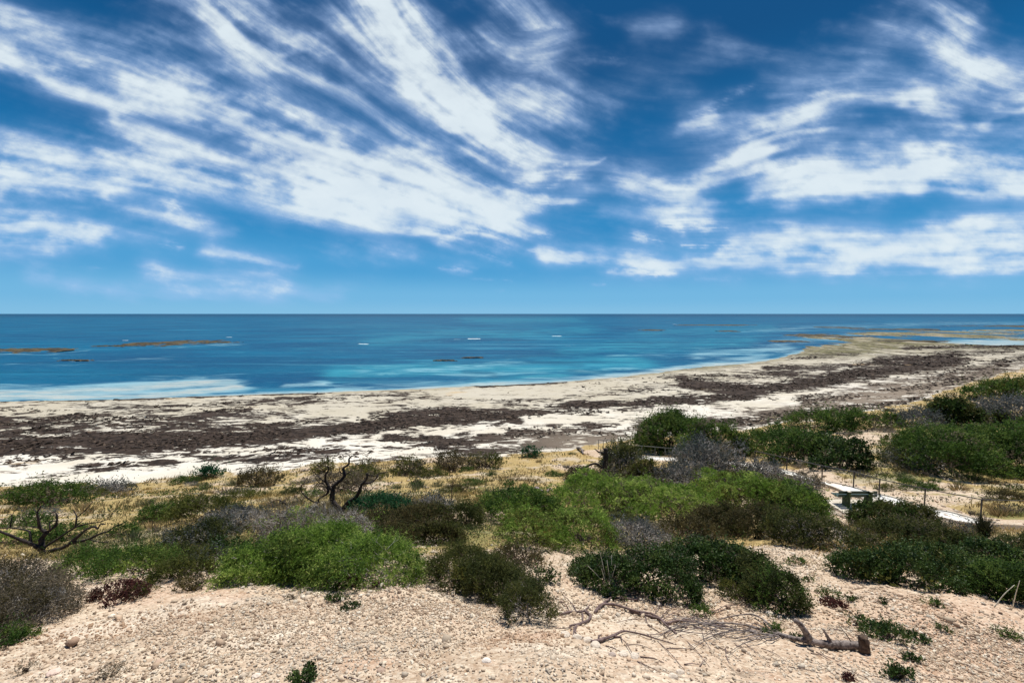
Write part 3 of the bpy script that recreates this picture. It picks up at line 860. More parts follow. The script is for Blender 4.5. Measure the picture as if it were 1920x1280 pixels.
#       colours a / b / c(clump highlight), leaf length, leaf width/length, leaves per sprig, sprig length, up, density, material
KINDS = {
    'fern':  dict(a=(.085, .155, .022), b=(.20, .30, .050), c=(.42, .48, .14), L=.030, wr=.26, per=11, SL=.17, up=.25, den=.85, droop=.5, mat=M_LEAF),
    'bush':  dict(a=(.032, .070, .013), b=(.075, .135, .024), c=(.17, .22, .05), L=.030, wr=.40, per=9, SL=.13, up=.5, den=.85, droop=.0, mat=M_LEAF),
    'salt':  dict(a=(.018, .042, .010), b=(.045, .082, .016), c=(.11, .155, .035), L=.026, wr=.62, per=9, SL=.09, up=.9, den=1.0, droop=.0, mat=M_GLOSS),
    'olive': dict(a=(.030, .042, .012), b=(.072, .082, .022), c=(.14, .14, .04), L=.018, wr=.34, per=10, SL=.10, up=1.0, den=1.1, droop=.0, mat=M_LEAF),
    'brown': dict(a=(.040, .038, .016), b=(.085, .072, .028), c=(.14, .11, .04), L=.018, wr=.30, per=9, SL=.11, up=.9, den=1.0, droop=.0, mat=M_LEAF),
    'blue':  dict(a=(.055, .066, .064), b=(.10, .112, .108), c=(.17, .18, .16), L=.020, wr=.35, per=6, SL=.12, up=.4, den=.30, droop=.0, mat=M_LEAF),
    'yolive': dict(a=(.05, .065, .014), b=(.10, .115, .025), c=(.19, .17, .04), L=.022, wr=.35, per=9, SL=.12, up=.6, den=.8, droop=.1, mat=M_LEAF),
    'emer':  dict(a=(.010, .060, .026), b=(.022, .105, .040), c=(.05, .13, .05), L=.024, wr=.4, per=9, SL=.10, up=.5, den=.9, droop=0, mat=M_LEAF),
    'red':   dict(a=(.055, .020, .018), b=(.095, .036, .032), c=(.14, .08, .05), L=.022, wr=.55, per=8, SL=.06, up=1.0, den=1.0, droop=0, mat=M_LEAF),
    'dry':   dict(a=(.10, .085, .06), b=(.18, .15, .10), c=(.24, .20, .14), L=.030, wr=.12, per=6, SL=.14, up=.4, den=.5, droop=.1, mat=M_LEAF),
}


def lobe_fit(x0, x1, yt, yb, hr):
    xc = .5 * (x0 + x1)
    g0 = hit(xc, yb)
    Yf = g0[1]
    best = None
    for dr in np.linspace(.25, 1.6, 28):
        w_m = (x1 - x0) / FPX * Yf
        d = dr * w_m
        Yc = Yf + d * .5
        w_m = (x1 - x0) / FPX * Yc
        Xc = float(ray(xc, yb)[0]) * Yc
        gz = float(ground(Xc, Yc))
        dz = float(ray(xc, yt)[1])
        # crown top a little in front of the centre
        h = EYE + dz * Yc - gz
        e = abs(h - hr * w_m) / w_m + .05 * abs(dr - .8)
        if h > 0 and (best is None or e < best[0]):
            best = (e, Xc, Yc, w_m * .5, d * .5, max(h, .10 * w_m))
    if best is None:
        w_m = (x1 - x0) / FPX * Yf
        best = (1, float(ray(xc, yb)[0]) * (Yf + w_m * .2), Yf + w_m * .2, w_m * .5, w_m * .3, w_m * .25)
    e_, X_, Y_, a_, b_, h_ = (best if len(best) == 6 else (0, *best))
    return X_, Y_, a_ * .97, b_ * 1.0, h_ * .86


def surf(lobe, dv, seed, lump, flat):
    Xc, Yc, a, b, h = lobe
    rr = 1 + lump * noise3(dv + seed * 3.7, 2.3) * 1.3 + lump * .5 * noise3(dv + seed * 1.3 + 9, 5.5)
    loc = np.stack([dv[:, 0] * a * rr, dv[:, 1] * b * rr, dv[:, 2] ** flat * h * rr], 1)
    N = unit(np.stack([dv[:, 0] / a, dv[:, 1] / b, dv[:, 2] / h], 1))
    return loc + [Xc, Yc, 0], N


def rand_dv(n, pw=1.15):
    ph = rng.random(n) * 2 * math.pi
    z = rng.random(n) ** pw
    s = np.sqrt(1 - z * z)
    return np.stack([np.cos(ph) * s, np.sin(ph) * s, z], 1)


def crown_points(lobe, n, seed, lump=.22, flat=.85, clumps=0):
    """points through the crown; with clumps they gather into rounded leaf clumps. Returns P, N, clump tone"""
    Xc, Yc, a, b, h = lobe
    dv = rand_dv(n)
    P, N = surf(lobe, dv, seed, lump, flat)
    c = np.array([Xc, Yc, 0])
    P = c + (P - c) * (1 - .35 * rng.random(n) ** 1.6)[:, None]
    tone = rng.random(n)
    if clumps > 3:
        nc = clumps
        cd = rand_dv(nc, 1.0)
        CPt, CN = surf(lobe, cd, seed, lump * 1.25, flat)
        CPt = c + (CPt - c) * (1 - .16 * rng.random(nc))[:, None]
        rc = 1.15 * math.sqrt(2.2 * (a * b + (a + b) * h) / nc / math.pi)
        rc = min(rc, .45 * max(a, b))
        ct = rng.random(nc)
        m = int(n * .74)
        k = rng.integers(0, nc, m)
        rcs = (rc * (.65 + .6 * rng.random(nc)))[k]
        q = rand_unit(m)
        q = unit(q + CN[k] * .9 + [0, 0, .35])
        P[:m] = CPt[k] + q * (rcs * (1 - .25 * rng.random(m)))[:, None] * [1, 1, .8] - CN[k] * (rcs * .45)[:, None]
        N[:m] = q
        tone[:m] = ct[k]
    P[:, 2] = np.maximum(P[:, 2], .01)
    P[:, 2] += ground(P[:, 0], P[:, 1])
    return P, N, tone


def foliage_arrays(kind, lobes, px_area, seed, dens=1.0, size=1.0, lump=.22):
    K = KINDS[kind]
    Vs, Fs, Cs, off = [], [], [], 0
    tot = sum(l[2] * (l[4] + l[3]) for l in lobes)
    a, b, c = (np.array(K[k]) * (1.05 if kind == 'fern' else .98) for k in 'abc')
    for li, lobe in enumerate(lobes):
        share = lobe[2] * (lobe[4] + lobe[3]) / tot
        pxm = lobe[1] / 437.0                     # metres per render pixel there
        L = max(K['L'] * size, pxm * 2.1)
        SL = max(K['SL'] * size, pxm * 6.0)
        ns = int(np.clip(px_area * share * K['den'] * dens / K['per'] * 1.35, 9, 14000))
        ncl = int(px_area * share / (150 if px_area < 8000 else 230))
        msz = min(1.0, max(.42, lobe[2] / .38))
        L = max(K['L'] * size * (.55 + .45 * msz), pxm * 2.1); SL = max(K['SL'] * size * msz, min(pxm * 6.0, lobe[2] * .5))
        P, N, ctone = crown_points(lobe, ns, seed + li * 5.3, lump, clumps=ncl)
        D = unit(N * .9 + np.array([0, 0, K['up']]) + rand_unit(ns) * .55)
        tone = noise3(P * (1.0 / max(lobe[2], .3)) + seed, 1.6) * .35 + ctone * .9 + .05 + (rng.random(ns) - .5) * .25
        hi = ((noise3(P * (1.0 / max(lobe[2], .3)) + seed * 2, 3.3) > .22) | (ctone > .86)).astype(float) * rng.random(ns)
        col = a + (b - a) * np.clip(tone, 0, 1)[:, None]
        col = col + (c - col) * (hi * .75)[:, None]
        col *= (.78 + .44 * rng.random(ns))[:, None]
        per = K['per']
        t = (np.arange(per) + .5) / per
        PP_ = np.repeat(P, per, 0); DD = np.repeat(D, per, 0); CC = np.repeat(col, per, 0)
        tt = np.tile(t, ns) + (rng.random(ns * per) - .5) * .1
        lng = np.where(rng.random(ns) < .07, 1.6 + 1.4 * rng.random(ns), 1.0)
        sl = np.repeat(SL * (.6 + .8 * rng.random(ns)) * lng, per)
        pos = PP_ + DD * (tt * sl)[:, None]
        pos[:, 2] -= K['droop'] * sl * tt ** 2
        sidev = unit(np.cross(DD, rand_unit(ns * per)))
        LD = unit(DD * .55 + sidev * .9 + rand_unit(ns * per) * .25)
        LS = unit(np.cross(LD, rand_unit(ns * per)))
        n_ = ns * per
        l_ = L * (.65 + .7 * rng.random(n_))
        CC = CC * (.85 + .3 * rng.random(n_))[:, None]
        gz = ground(pos[:, 0], pos[:, 1])
        pos[:, 2] = np.maximum(pos[:, 2], gz + .005)
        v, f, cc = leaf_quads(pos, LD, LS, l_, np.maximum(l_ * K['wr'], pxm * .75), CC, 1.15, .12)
        Vs.append(v); Fs.append(f + off); Cs.append(cc); off += len(v)
    return np.vstack(Vs), np.vstack(Fs), np.vstack(Cs)


def stems_arrays(lobes, n, seed, r0=.010, tw=0, rpx=.40, spread=.85):
    """stems from the root to the crown, tw = number of side twigs near the surface"""
    AA, BB, RA, RB = [], [], [], []
    tot = sum(l[2] for l in lobes)
    for li, lobe in enumerate(lobes):
        Xc, Yc, a, b, h = lobe
        pxm = Yc / 437.0
        k = max(4, int(n * lobe[2] / tot))
        P, N, _ = crown_points(lobe, k, seed + li * 5.3)
        rt = np.stack([Xc + rng.normal(size=k) * a * .25, Yc + rng.normal(size=k) * b * .25, np.zeros(k)], 1)
        rt[:, 2] = ground(rt[:, 0], rt[:, 1]) - .02
        prev = rt; r_prev = np.full(k, max(r0, pxm * .5))
        for s in (.35, .68, 1.0):
            nx = rt + (P - rt) * s * (spread if s == 1 else 1) + rng.normal(size=(k, 3)) * a * .05 + np.array([0, 0, h * .12 * math.sin(s * 3.1)])
            r = r_prev * .68
            AA.append(prev); BB.append(nx); RA.append(r_prev); RB.append(r)
            prev, r_prev = nx, r
        if tw:
            m = int(tw * lobe[2] / tot)
            P, N, _ = crown_points(lobe, m, seed + li * 5.3)
            c0 = np.array([Xc, Yc, float(ground(Xc, Yc))])
            inw = unit(c0 + [0, 0, h * .1] - P)
            D = unit(-inw * .8 + rand_unit(m) * .75 + [0, 0, .15])
            tl = a * (.10 + .20 * rng.random(m))
            S = P - D * tl[:, None] * .6
            Mid = P + rand_unit(m) * (tl * .12)[:, None]
            E = Mid + unit(D + rand_unit(m) * .5) * (tl * .6)[:, None]
            rr = np.maximum(.0022, pxm * rpx) * (.6 + .7 * rng.random(m))
            AA += [S, Mid]; BB += [Mid, E]; RA += [rr, rr * .75]; RB += [rr * .75, rr * .3]
            # side twiglets
            E2 = Mid + unit(D + rand_unit(m) * .9) * (tl * .5)[:, None]
            AA.append(Mid); BB.append(E2); RA.append(rr * .6); RB.append(rr * .25)
    A = np.vstack(AA); B = np.vstack(BB); ra = np.concatenate(RA); rb = np.concatenate(RB)
    gz = ground(B[:, 0], B[:, 1]); B[:, 2] = np.maximum(B[:, 2], gz)
    return tubes(A, B, ra, rb, 3)


SEED = [0]


def shrub(name, kind, label, boxes, cat="shrub", group=None, hr=.40, dens=1.0, size=1.0, stem=M_STEM, twigs=0, lump=.22, stems=30, mix=None, group2=None):
    """boxes: outline boxes in the photo (x0, x1, top, foot) of each lobe; lobes stand on the ground"""
    SEED[0] += 1
    sd = SEED[0] * 1.37
    lobes = [lobe_fit(b[0], b[1], b[2], b[3], b[4] if len(b) > 4 else hr) for b in boxes]
    area = sum((b[1] - b[0]) * (b[3] - b[2]) for b in boxes)
    c = np.array([lobes[0][0], lobes[0][1], 0]); c[2] = float(ground(c[0], c[1]))
    root = empty(name, c, label, cat, group)
    V, F, C = foliage_arrays(kind, lobes, area, sd, dens, size, lump)
    if not mix and kind not in ('dry', 'red'):
        mix = ('dry', .10)
    if not twigs and area > 900:
        twigs = int(min(260, area * .012))
    if mix:
        V2, F2, C2 = foliage_arrays(mix[0], lobes, area * mix[1], sd + .7, dens, size, lump)
        F = np.vstack([F, F2 + len(V)]); V = np.vstack([V, V2]); C = np.vstack([C, C2])
    me = make_mesh("foliage", V - c, F, [KINDS[kind]['mat']], {"col": C})
    link("foliage", me, root)
    V, F = stems_arrays(lobes, stems, sd, tw=twigs)
    link("twig_sprays", make_mesh("twig_sprays", V - c, F, [stem]), root)
    return root


# ------------------------------------------------------------------ near shrubs
shrub("feathery_shrub", 'fern', "big bright green feathery shrub at the edge of the gravel, below the grey twiggy one", [(440, 640, 1000, 1100), (590, 800, 1010, 1102), (425, 520, 1030, 1098), (520, 720, 985, 1090)], hr=.38, dens=1.1, twigs=500, stem=M_TWIG, mix=('bush', .3))
shrub("twiggy_shrub", 'dry', "half dead grey twiggy shrub at the foot of the branching dead tree", [(480, 640, 935, 1040), (590, 705, 950, 1045)], hr=.6, stem=M_TWIG, twigs=3000, stems=80, mix=('fern', .25), dens=.6)
shrub("heath_shrub", 'olive', "dark olive bush with yellowish top in the middle of the gravel slope", [(815, 930, 1028, 1112), (850, 985, 1050, 1130)], hr=.5, mix=('yolive', .25))
shrub("heath_shrub", 'olive', "fine leafed dark olive bush tapering down to the fallen twigs", [(900, 1015, 1060, 1140), (940, 1040, 1085, 1168)], hr=.5, twigs=200, stem=M_GSTEM)
shrub("heath_shrub", 'brown', "sparse brown scrub behind the dark bush of the gravel slope", [(930, 1015, 1020, 1065)], hr=.35, dens=.6, twigs=220)
shrub("saltbush", 'salt', "glossy dark green bush behind the pale dry stalks", [(1085, 1200, 1035, 1118), (1150, 1300, 1030, 1132), (1075, 1130, 1045, 1080)], hr=.5)
shrub("saltbush", 'salt', "wide glossy dark green bush in front of the purple grey twigs", [(1240, 1400, 1008, 1100), (1330, 1440, 1020, 1110)], hr=.45)
shrub("saltbush", 'olive', "olive green bush sloping down towards the cut end log", [(1375, 1450, 1040, 1130), (1405, 1495, 1070, 1160)], hr=.6, mix=('bush', .4))
shrub("small_shrub", 'yolive', "small yellow green tuft at the foot of the olive green bush", [(1352, 1405, 1098, 1135)], hr=.4)
shrub("twig_shrub", 'blue', "purple grey leafless bush behind the glossy dark green bushes", [(1135, 1250, 968, 1035)], hr=.45, stem=M_GSTEM, twigs=900, stems=50)
shrub("heath_shrub", 'brown', "brown olive heath bush beside the purple grey leafless bush", [(1235, 1340, 968, 1022)], hr=.4)
shrub("heath_shrub", 'brown', "long brown olive heath bush below the bright green mounds", [(1290, 1400, 943, 1005), (1360, 1470, 950, 1010)], hr=.4, mix=('olive', .5))
shrub("heath_shrub", 'olive', "dark twiggy heath bush left of the concrete bench pad", [(1440, 1545, 960, 1030), (1500, 1610, 975, 1042)], hr=.42, twigs=500, stem=M_GSTEM)

# bright green mounds in the middle
MG = "bright green mounds in the middle of the slope"
shrub("green_mound", 'fern', "bright green mound just in front of the black stump", [(1050, 1190, 884, 955), (1020, 1120, 905, 975)], hr=.4, group=MG)
shrub("green_mound", 'fern', "widest bright green mound, in front of the blue grey thicket", [(1130, 1330, 898, 985), (1180, 1310, 905, 970)], hr=.33, group=MG)
shrub("green_mound", 'fern', "lime green mound with a rounded top near the grey twigs by the path", [(1300, 1440, 878, 950), (1340, 1470, 893, 960)], hr=.4, group=MG, mix=('yolive', .3))
shrub("green_mound", 'bush', "mid green bush nearest the concrete bench pad", [(1420, 1535, 898, 970), (1460, 1550, 920, 985)], hr=.45, group=MG, mix=('fern', .5))
shrub("green_mound", 'fern', "yellow green low mound reaching down to the bare gravel", [(1010, 1150, 950, 1035), (930, 1060, 960, 1030)], hr=.33, group=MG, mix=('yolive', .5))
shrub("green_mound", 'bush', "green bush with darker hollows left of the bright mounds", [(900, 1030, 915, 985), (960, 1060, 925, 975)], hr=.4, group=MG, mix=('fern', .4))
shrub("heath_shrub", 'olive', "round nearly black bush among the green ones", [(842, 912, 942, 992)], hr=.5)
shrub("heath_shrub", 'brown', "brown grey scrub right of the branching dead tree", [(690, 770, 960, 1005), (750, 850, 950, 1000)], hr=.35, twigs=350, mix=('olive', .5))
shrub("heath_shrub", 'brown', "rusty brown heath bush behind the bright feathery shrub", [(690, 790, 982, 1030)], hr=.35, mix=('olive', .4))
shrub("heath_shrub", 'olive', "low dark heath between rusty brown heath and bare ground", [(760, 880, 985, 1022)], hr=.3, mix=('brown', .7))
shrub("green_shrub", 'emer', "emerald green domed bush right of the branching dead tree", [(655, 780, 926, 978)], hr=.38)
shrub("twig_shrub", 'blue', "blue grey twiggy bush behind the emerald bush", [(775, 850, 925, 970)], hr=.45, stem=M_GSTEM, twigs=420)

# left
shrub("green_shrub", 'bush', "broad dark green bush on the dune edge by the beach", [(30, 155, 903, 955)], hr=.38)
shrub("twig_shrub", 'blue', "low purple grey bush on the dune edge right of the broad dark green one", [(150, 240, 902, 928)], hr=.25, stem=M_GSTEM, twigs=260)
shrub("green_shrub", 'emer', "small emerald bush alone at the beach edge", [(358, 416, 880, 897)], hr=.3)
shrub("green_shrub", 'bush', "small dark bush on bare sand with dry stalks in front", [(280, 322, 945, 982)], hr=.6)
shrub("heath_shrub", 'yolive', "yellowish olive bush on the dune beside bare sand", [(335, 450, 927, 980)], hr=.35)
shrub("twig_shrub", 'blue', "purple grey bush below the yellowish olive one", [(385, 500, 950, 1005)], hr=.35, stem=M_GSTEM, twigs=520)
shrub("green_shrub", 'bush', "green bush seen through the fork of the left dead tree", [(90, 152, 984, 1028)], hr=.5)
shrub("green_shrub", 'bush', "small round green bush right of the left dead tree", [(205, 246, 986, 1012)], hr=.5)
shrub("green_shrub", 'fern', "bright low plant left of the left dead tree", [(0, 60, 1000, 1032)], hr=.35)
shrub("green_shrub", 'bush', "long dark green hedge of low growth at the end of the gravel ledge", [(110, 230, 1035, 1080), (200, 330, 1030, 1084)], hr=.3, mix=('fern', .3))
shrub("heath_shrub", 'olive', "dark low bush right end of the ledge growth", [(290, 380, 1020, 1060)], hr=.3)
shrub("heath_shrub", 'yolive', "olive tuft of growth resting on the ledge of gravel", [(280, 400, 1050, 1086)], hr=.25, mix=('olive', .5))
shrub("green_shrub", 'salt', "dark green dome beside the bright feathery shrub", [(390, 460, 1012, 1048)], hr=.4)
shrub("twig_shrub", 'blue', "grey scrub in the hollow left of the bright feathery shrub", [(330, 430, 985, 1030), (350, 440, 1035, 1070)], hr=.3, stem=M_GSTEM, twigs=450, mix=('olive', .8))
shrub("twiggy_shrub", 'dry', "tangled brown grey twig bush at the left border of the gravel", [(-60, 72, 1058, 1170), (20, 118, 1102, 1190), (-80, 50, 1110, 1212)], hr=.55, stem=M_GSTEM, twigs=2600, stems=90, mix=('brown', .45))
shrub("green_shrub", 'bush', "low green tuft in the corner below the tangled twig bush", [(-40, 42, 1185, 1228)], hr=.3, mix=('dry', .5))
shrub("succulent", 'red', "dark red succulent patch on the gravel ledge", [(190, 238, 1099, 1124), (222, 268, 1108, 1134)], "succulent", hr=.2)
shrub("small_shrub", 'yolive', "small olive tuft touching the dark red succulent", [(254, 284, 1096, 1122)], hr=.4)
shrub("small_shrub", 'brown', "small brown mat on the gravel ledge", [(345, 388, 1088, 1112)], hr=.25)

# right, around the bench and below
shrub("heath_shrub", 'olive', "dark olive dome hiding the end of the bench pad", [(1605, 1738, 940, 1000)], hr=.4, mix=('salt', .4))
shrub("heath_shrub", 'olive', "largest dark olive heath bush, spreading right between bench and path", [(1620, 1780, 968, 1040), (1725, 1842, 1000, 1060)], hr=.34)
shrub("saltbush", 'salt', "glossy dark green bush with yellow tips below the largest heath bush", [(1560, 1660, 1040, 1095), (1620, 1745, 1035, 1108)], hr=.45, mix=('yolive', .12))
shrub("saltbush", 'salt', "dark green bush dotted with yellow flowers on the right", [(1700, 1800, 1020, 1085), (1740, 1870, 1040, 1112)], hr=.45, mix=('yolive', .25))
shrub("saltbush", 'bush', "dark green bush at the right border above the red soil", [(1830, 1960, 1055, 1140)], hr=.5, mix=('salt', .6))
shrub("saltbush", 'salt', "dark green bush behind the flower dotted bush", [(1790, 1905, 1015, 1075)], hr=.45)
shrub("green_shrub", 'olive', "dark bush cut by the right border beside the spiky plant", [(1888, 1960, 1002, 1058)], hr=.6)
shrub("small_shrub", 'blue', "grey twigs below the end of the concrete path", [(1790, 1830, 980, 1003)], hr=.4, twigs=150)

# beyond the path
shrub("coastal_tree", 'bush', "tall dark green bushy crown over the dark hollow by the path", [(1188, 1325, 771, 852), (1270, 1400, 792, 860)], "tree", hr=.55, stems=60, dens=1.7)
shrub("green_shrub", 'bush', "long green thicket running down from the tall crown to the path", [(1380, 1500, 800, 866), (1440, 1560, 812, 868)], hr=.4)
shrub("green_shrub", 'salt', "rounded dark green bush beyond the fence posts", [(1508, 1570, 814, 866), (1535, 1632, 826, 882)], hr=.55)
shrub("green_shrub", 'bush', "long flat green bush on the dune edge under the dark seaweed", [(1475, 1580, 770, 815), (1560, 1690, 772, 808)], hr=.33)
shrub("twig_shrub", 'blue', "blue grey bush beside the long flat green one", [(1680, 1760, 768, 805)], hr=.45, stem=M_GSTEM, twigs=200, dens=1.6)
shrub("green_shrub", 'olive', "rounded nearly black bush on the right dune", [(1735, 1835, 748, 798)], hr=.5, mix=('salt', .7))
shrub("green_shrub", 'bush', "large dark green bush on the right across the grassy hollow", [(1695, 1830, 800, 905), (1760, 1925, 798, 900), (1850, 2010, 805, 912)], hr=.45, dens=1.35)
shrub("twig_shrub", 'blue', "dusky grey scrub against the left flank of the large right bush", [(1670, 1740, 845, 892)], hr=.45, stem=M_GSTEM, twigs=200, dens=1.2, mix=('olive', .5))
shrub("twig_shrub", 'blue', "blue grey scrub at the right border on the far dune", [(1826, 1960, 740, 800)], hr=.4, stem=M_GSTEM, twigs=400, dens=1.6)
shrub("green_shrub", 'bush', "green bushes high on the far dune at the right border", [(1845, 1965, 712, 752)], hr=.3, mix=('yolive', .5))
shrub("green_shrub", 'bush', "small green bush on the far straw slope", [(1808, 1852, 733, 750)], hr=.35)
shrub("green_shrub", 'yolive', "light green low bush in front of the blue grey scrub", [(1840, 1895, 776, 797)], hr=.3)
shrub("green_shrub", 'bush', "low green bush above the large right bush", [(1890, 1960, 790, 815)], hr=.4)
shrub("green_shrub", 'yolive', "pale green mat on the sandy hollow", [(1660, 1702, 820, 838)], hr=.3)
shrub("green_shrub", 'emer', "round blue green bush on the flat sandy edge of the beach", [(984, 1017, 838, 858)], hr=.5)

# thicket by the path
shrub("grey_thicket", 'blue', "tallest blue grey thicket beside the tall dark green crown", [(1265, 1355, 808, 912), (1310, 1395, 825, 905)], "shrub", hr=.75, stem=M_GSTEM, twigs=1500, stems=80, dens=1.3)
shrub("grey_thicket", 'blue', "leafless blue grey thicket low behind the green mounds", [(1200, 1290, 870, 918), (1240, 1330, 865, 918)], hr=.5, stem=M_GSTEM, twigs=900, stems=60, dens=.8)
shrub("grey_thicket", 'blue', "grey thicket right beside the black stump", [(1128, 1200, 825, 905)], hr=.6, stem=M_GSTEM, twigs=800, stems=50, mix=('olive', .8))
shrub("heath_shrub", 'yolive', "olive scrub between stump thicket and leafless thicket", [(1165, 1260, 868, 915)], hr=.4, twigs=400, mix=('brown', .8), dens=.8)
shrub("grey_thicket", 'blue', "grey twigs at the near end of the concrete path", [(1392, 1462, 862, 905)], hr=.5, stem=M_GSTEM, twigs=600, stems=40)
shrub("heath_shrub", 'brown', "brown grey scrub left of the black stump", [(1058, 1125, 880, 912)], hr=.4, twigs=300, stem=M_GSTEM)
shrub("twig_shrub", 'dry', "thin grey twigs right of the green mounds by the path verge", [(1480, 1530, 885, 925)], hr=.5, stem=M_GSTEM, twigs=260)

# dune edge shrubs
for bx, kd, lb in (((455, 525, 878, 915), 'brown', "brown tussocky bush on white sand near the beach"), ((586, 622, 862, 890), 'yolive', "greyish green tussock behind the top of the dead tree"),
                   ((738, 806, 862, 892), 'yolive', "domed greyish green bush on the dune edge right of the dead tree"), ((818, 872, 852, 886), 'brown', "brown grey domed bush on the dune edge in the middle"),
                   ((770, 792, 896, 912), 'bush', "small dark bush on the straw grass slope"), ((880, 940, 850, 880), 'yolive', "pale scrub on the dune edge left of the blue green round bush"),
                   ((655, 720, 868, 905), 'yolive', "loose sage green scrub seen behind the dead tree"), ((590, 700, 888, 925), 'dry', "dry scrub behind the dead tree trunk")):
    shrub("dune_shrub", kd, lb, [bx], hr=.4, dens=.8, twigs=120, mix=('dry', .4))

# small plants on the gravel
SPR = [(613, 650, 1114, 1130, 'salt', "left half of the small dark plant pair on the pale gravel"), (640, 672, 1128, 1146, 'salt', "right half of the small dark plant pair on the pale gravel"), (545, 590, 1262, 1290, 'salt', "dark tuft at the bottom border in the middle"),
       (1595, 1640, 1156, 1186, 'salt', "upper dark green creeping plant right of the cut log"), (1632, 1690, 1172, 1208, 'salt', "lower dark green creeping plant right of the cut log"), (1702, 1736, 1184, 1206, 'salt', "leafy sprig right of the creeping plants"),
       (1655, 1718, 1252, 1276, 'salt', "dark creeping sprig near the bottom right"), (1688, 1730, 1225, 1240, 'salt', "narrow dark sprig below the leafy sprig"), (1758, 1780, 1174, 1188, 'bush', "small round green sprig on the red soil"),
       (1740, 1764, 1118, 1142, 'bush', "green sprig below the flower dotted bush"), (1650, 1662, 1118, 1134, 'salt', "tiny green sprig under the yellow tipped bush"), (1588, 1608, 1116, 1130, 'salt', "tiny green sprig left of the tiny one under the bush"),
       (1478, 1508, 1042, 1062, 'bush', "green sprig on the bare slope under the twiggy heath"), (1506, 1526, 1078, 1092, 'bush', "small sprig on the bare slope right of the olive bush"), (1535, 1575, 1105, 1124, 'bush', "loose sprig above the red mat"),
       (1422, 1470, 1172, 1190, 'bush', "green sprig behind the left end of the cut log"), (1290, 1340, 1140, 1160, 'bush', "sparse green sprig above the long fallen branch"), (1480, 1510, 1190, 1202, 'salt', "dark sprig touching the cut log from behind"),
       (1008, 1060, 1072, 1092, 'salt', "dark sprig row left of the glossy bush"), (1062, 1090, 1062, 1085, 'yolive', "orange yellow sprig beside the glossy bush"), (1866, 1890, 1180, 1200, 'bush', "faint green sprig at the right border"), (1890, 1915, 1188, 1204, 'bush', "second faint green sprig at the right border, nearer the edge"),
       (180, 225, 1252, 1278, 'dry', "dry dark tuft near the bottom left"), (40, 60, 1232, 1262, 'dry', "tiny dry stalk plant near the bottom left"), (540, 560, 1108, 1126, 'dry', "dry twig tuft left of the small dark plant pair")]
for x0, x1, y0, y1, kd, lb in SPR:
    shrub("small_plant", kd, lb, [(x0 + 2, x1 - 2, y0 + 3, y1)], "plant", hr=.32, size=.8, dens=.7, stems=9, lump=.4)
for x0, x1, y0, y1, lb in ((1545, 1578, 1126, 1144, "red brown mat plant below the loose sprig"), (1580, 1600, 1268, 1278, "tiny red plant at the bottom right"), (700, 716, 1092, 1104, "dark red plant at the foot of the feathery shrub"), (636, 668, 1082, 1104, "dark red leaves under the feathery shrub")):
    shrub("red_plant", 'red', lb, [(x0, x1, y0, y1)], "plant", hr=.35, stems=8)

# ------------------------------------------------------------------ grass: uncountable straw on the dunes
def blades(P, H, lean, C, wid, segs=2):
    """grass blades as bent tapering strips. P base, H height, lean (n,2)"""
    n = len(P)
    S = rand_unit(n); S[:, 2] = 0; S = unit(S)
    Vs = []; Cs = []
    for i in range(segs + 1):
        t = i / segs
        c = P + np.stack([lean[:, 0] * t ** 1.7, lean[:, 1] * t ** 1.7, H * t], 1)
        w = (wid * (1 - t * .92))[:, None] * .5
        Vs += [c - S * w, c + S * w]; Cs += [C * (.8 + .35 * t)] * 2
    V = np.stack(Vs, 1).reshape(-1, 3); Cc = np.stack(Cs, 1).reshape(-1, 3)
    b = (np.arange(n) * (2 * segs + 2))[:, None]
    F = np.concatenate([np.concatenate([b + 2 * i, b + 2 * i + 1, b + 2 * i + 3, b + 2 * i + 2], 1) for i in range(segs)])
    return V, F, np.clip(Cc, 0, 1)


def sample_ground(n, y0, y1, qmax=1.3, power=1.0):
    q = (rng.random(n) * 2 - 1) * qmax
    y = np.exp(math.log(y0) + (math.log(y1) - math.log(y0)) * rng.random(n) ** power)
    x = q * y
    return x, y


def grid_val(G, x, y):
    return bil(GQ, GP, G, x / (y + QO), np.log(y + QO))


straw_zone = (1 - beach) * (1 - np.clip(soil, 0, 1) * .93)
x, y = sample_ground(62000, 6.5, 120)
keep = rng.random(len(x)) < grid_val(straw_zone, x, y) * (.10 + 1.1 * sstep(-.1, .3, fbm(x * .30, y * .30, 5)))
x, y = x[keep], y[keep]
per = 5
gx = np.repeat(x, per); gy = np.repeat(y, per)
sp = np.maximum(.05, gy * .0035)
gx = gx + rng.normal(size=len(gx)) * sp; gy = gy + rng.normal(size=len(gy)) * sp
P = np.stack([gx, gy, ground(gx, gy) - .01], 1)
H = (.08 + .17 * rng.random(len(gx))) * (1 + .5 * np.repeat(fbm(x * .3 + 5, y * .3, 3), per))
H = np.clip(H, .06, .5) * (.45 + .55 * sstep(8, 16, gy))
lean = rng.normal(size=(len(gx), 2)) * .09 + [.05, 0]
grn = np.repeat(np.clip(grid_val(green, x, y) + .25 * (fbm(x * .5 + 3, y * .5, 3) > .25), 0, 1), per)[:, None]
yl = np.repeat(sstep(-.2, .5, fbm(x * .16 + 21, y * .16, 3)), per)[:, None]
c = np.array([.34, .26, .135]) * (1 - yl) + np.array([.50, .335, .12]) * yl
c = c * (1 - grn) + np.array([.13, .17, .05]) * grn
c = c * (.6 + .5 * rng.random((len(gx), 1))) * (.75 + .5 * sstep(-.3, .3, fbm(gx * .8, gy * .8, 3)))[:, None]
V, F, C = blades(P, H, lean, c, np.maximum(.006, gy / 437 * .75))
tag(link("dry_grass", make_mesh("dry_grass", V, F, [M_GRASS], {"col": C})), kind="stuff")

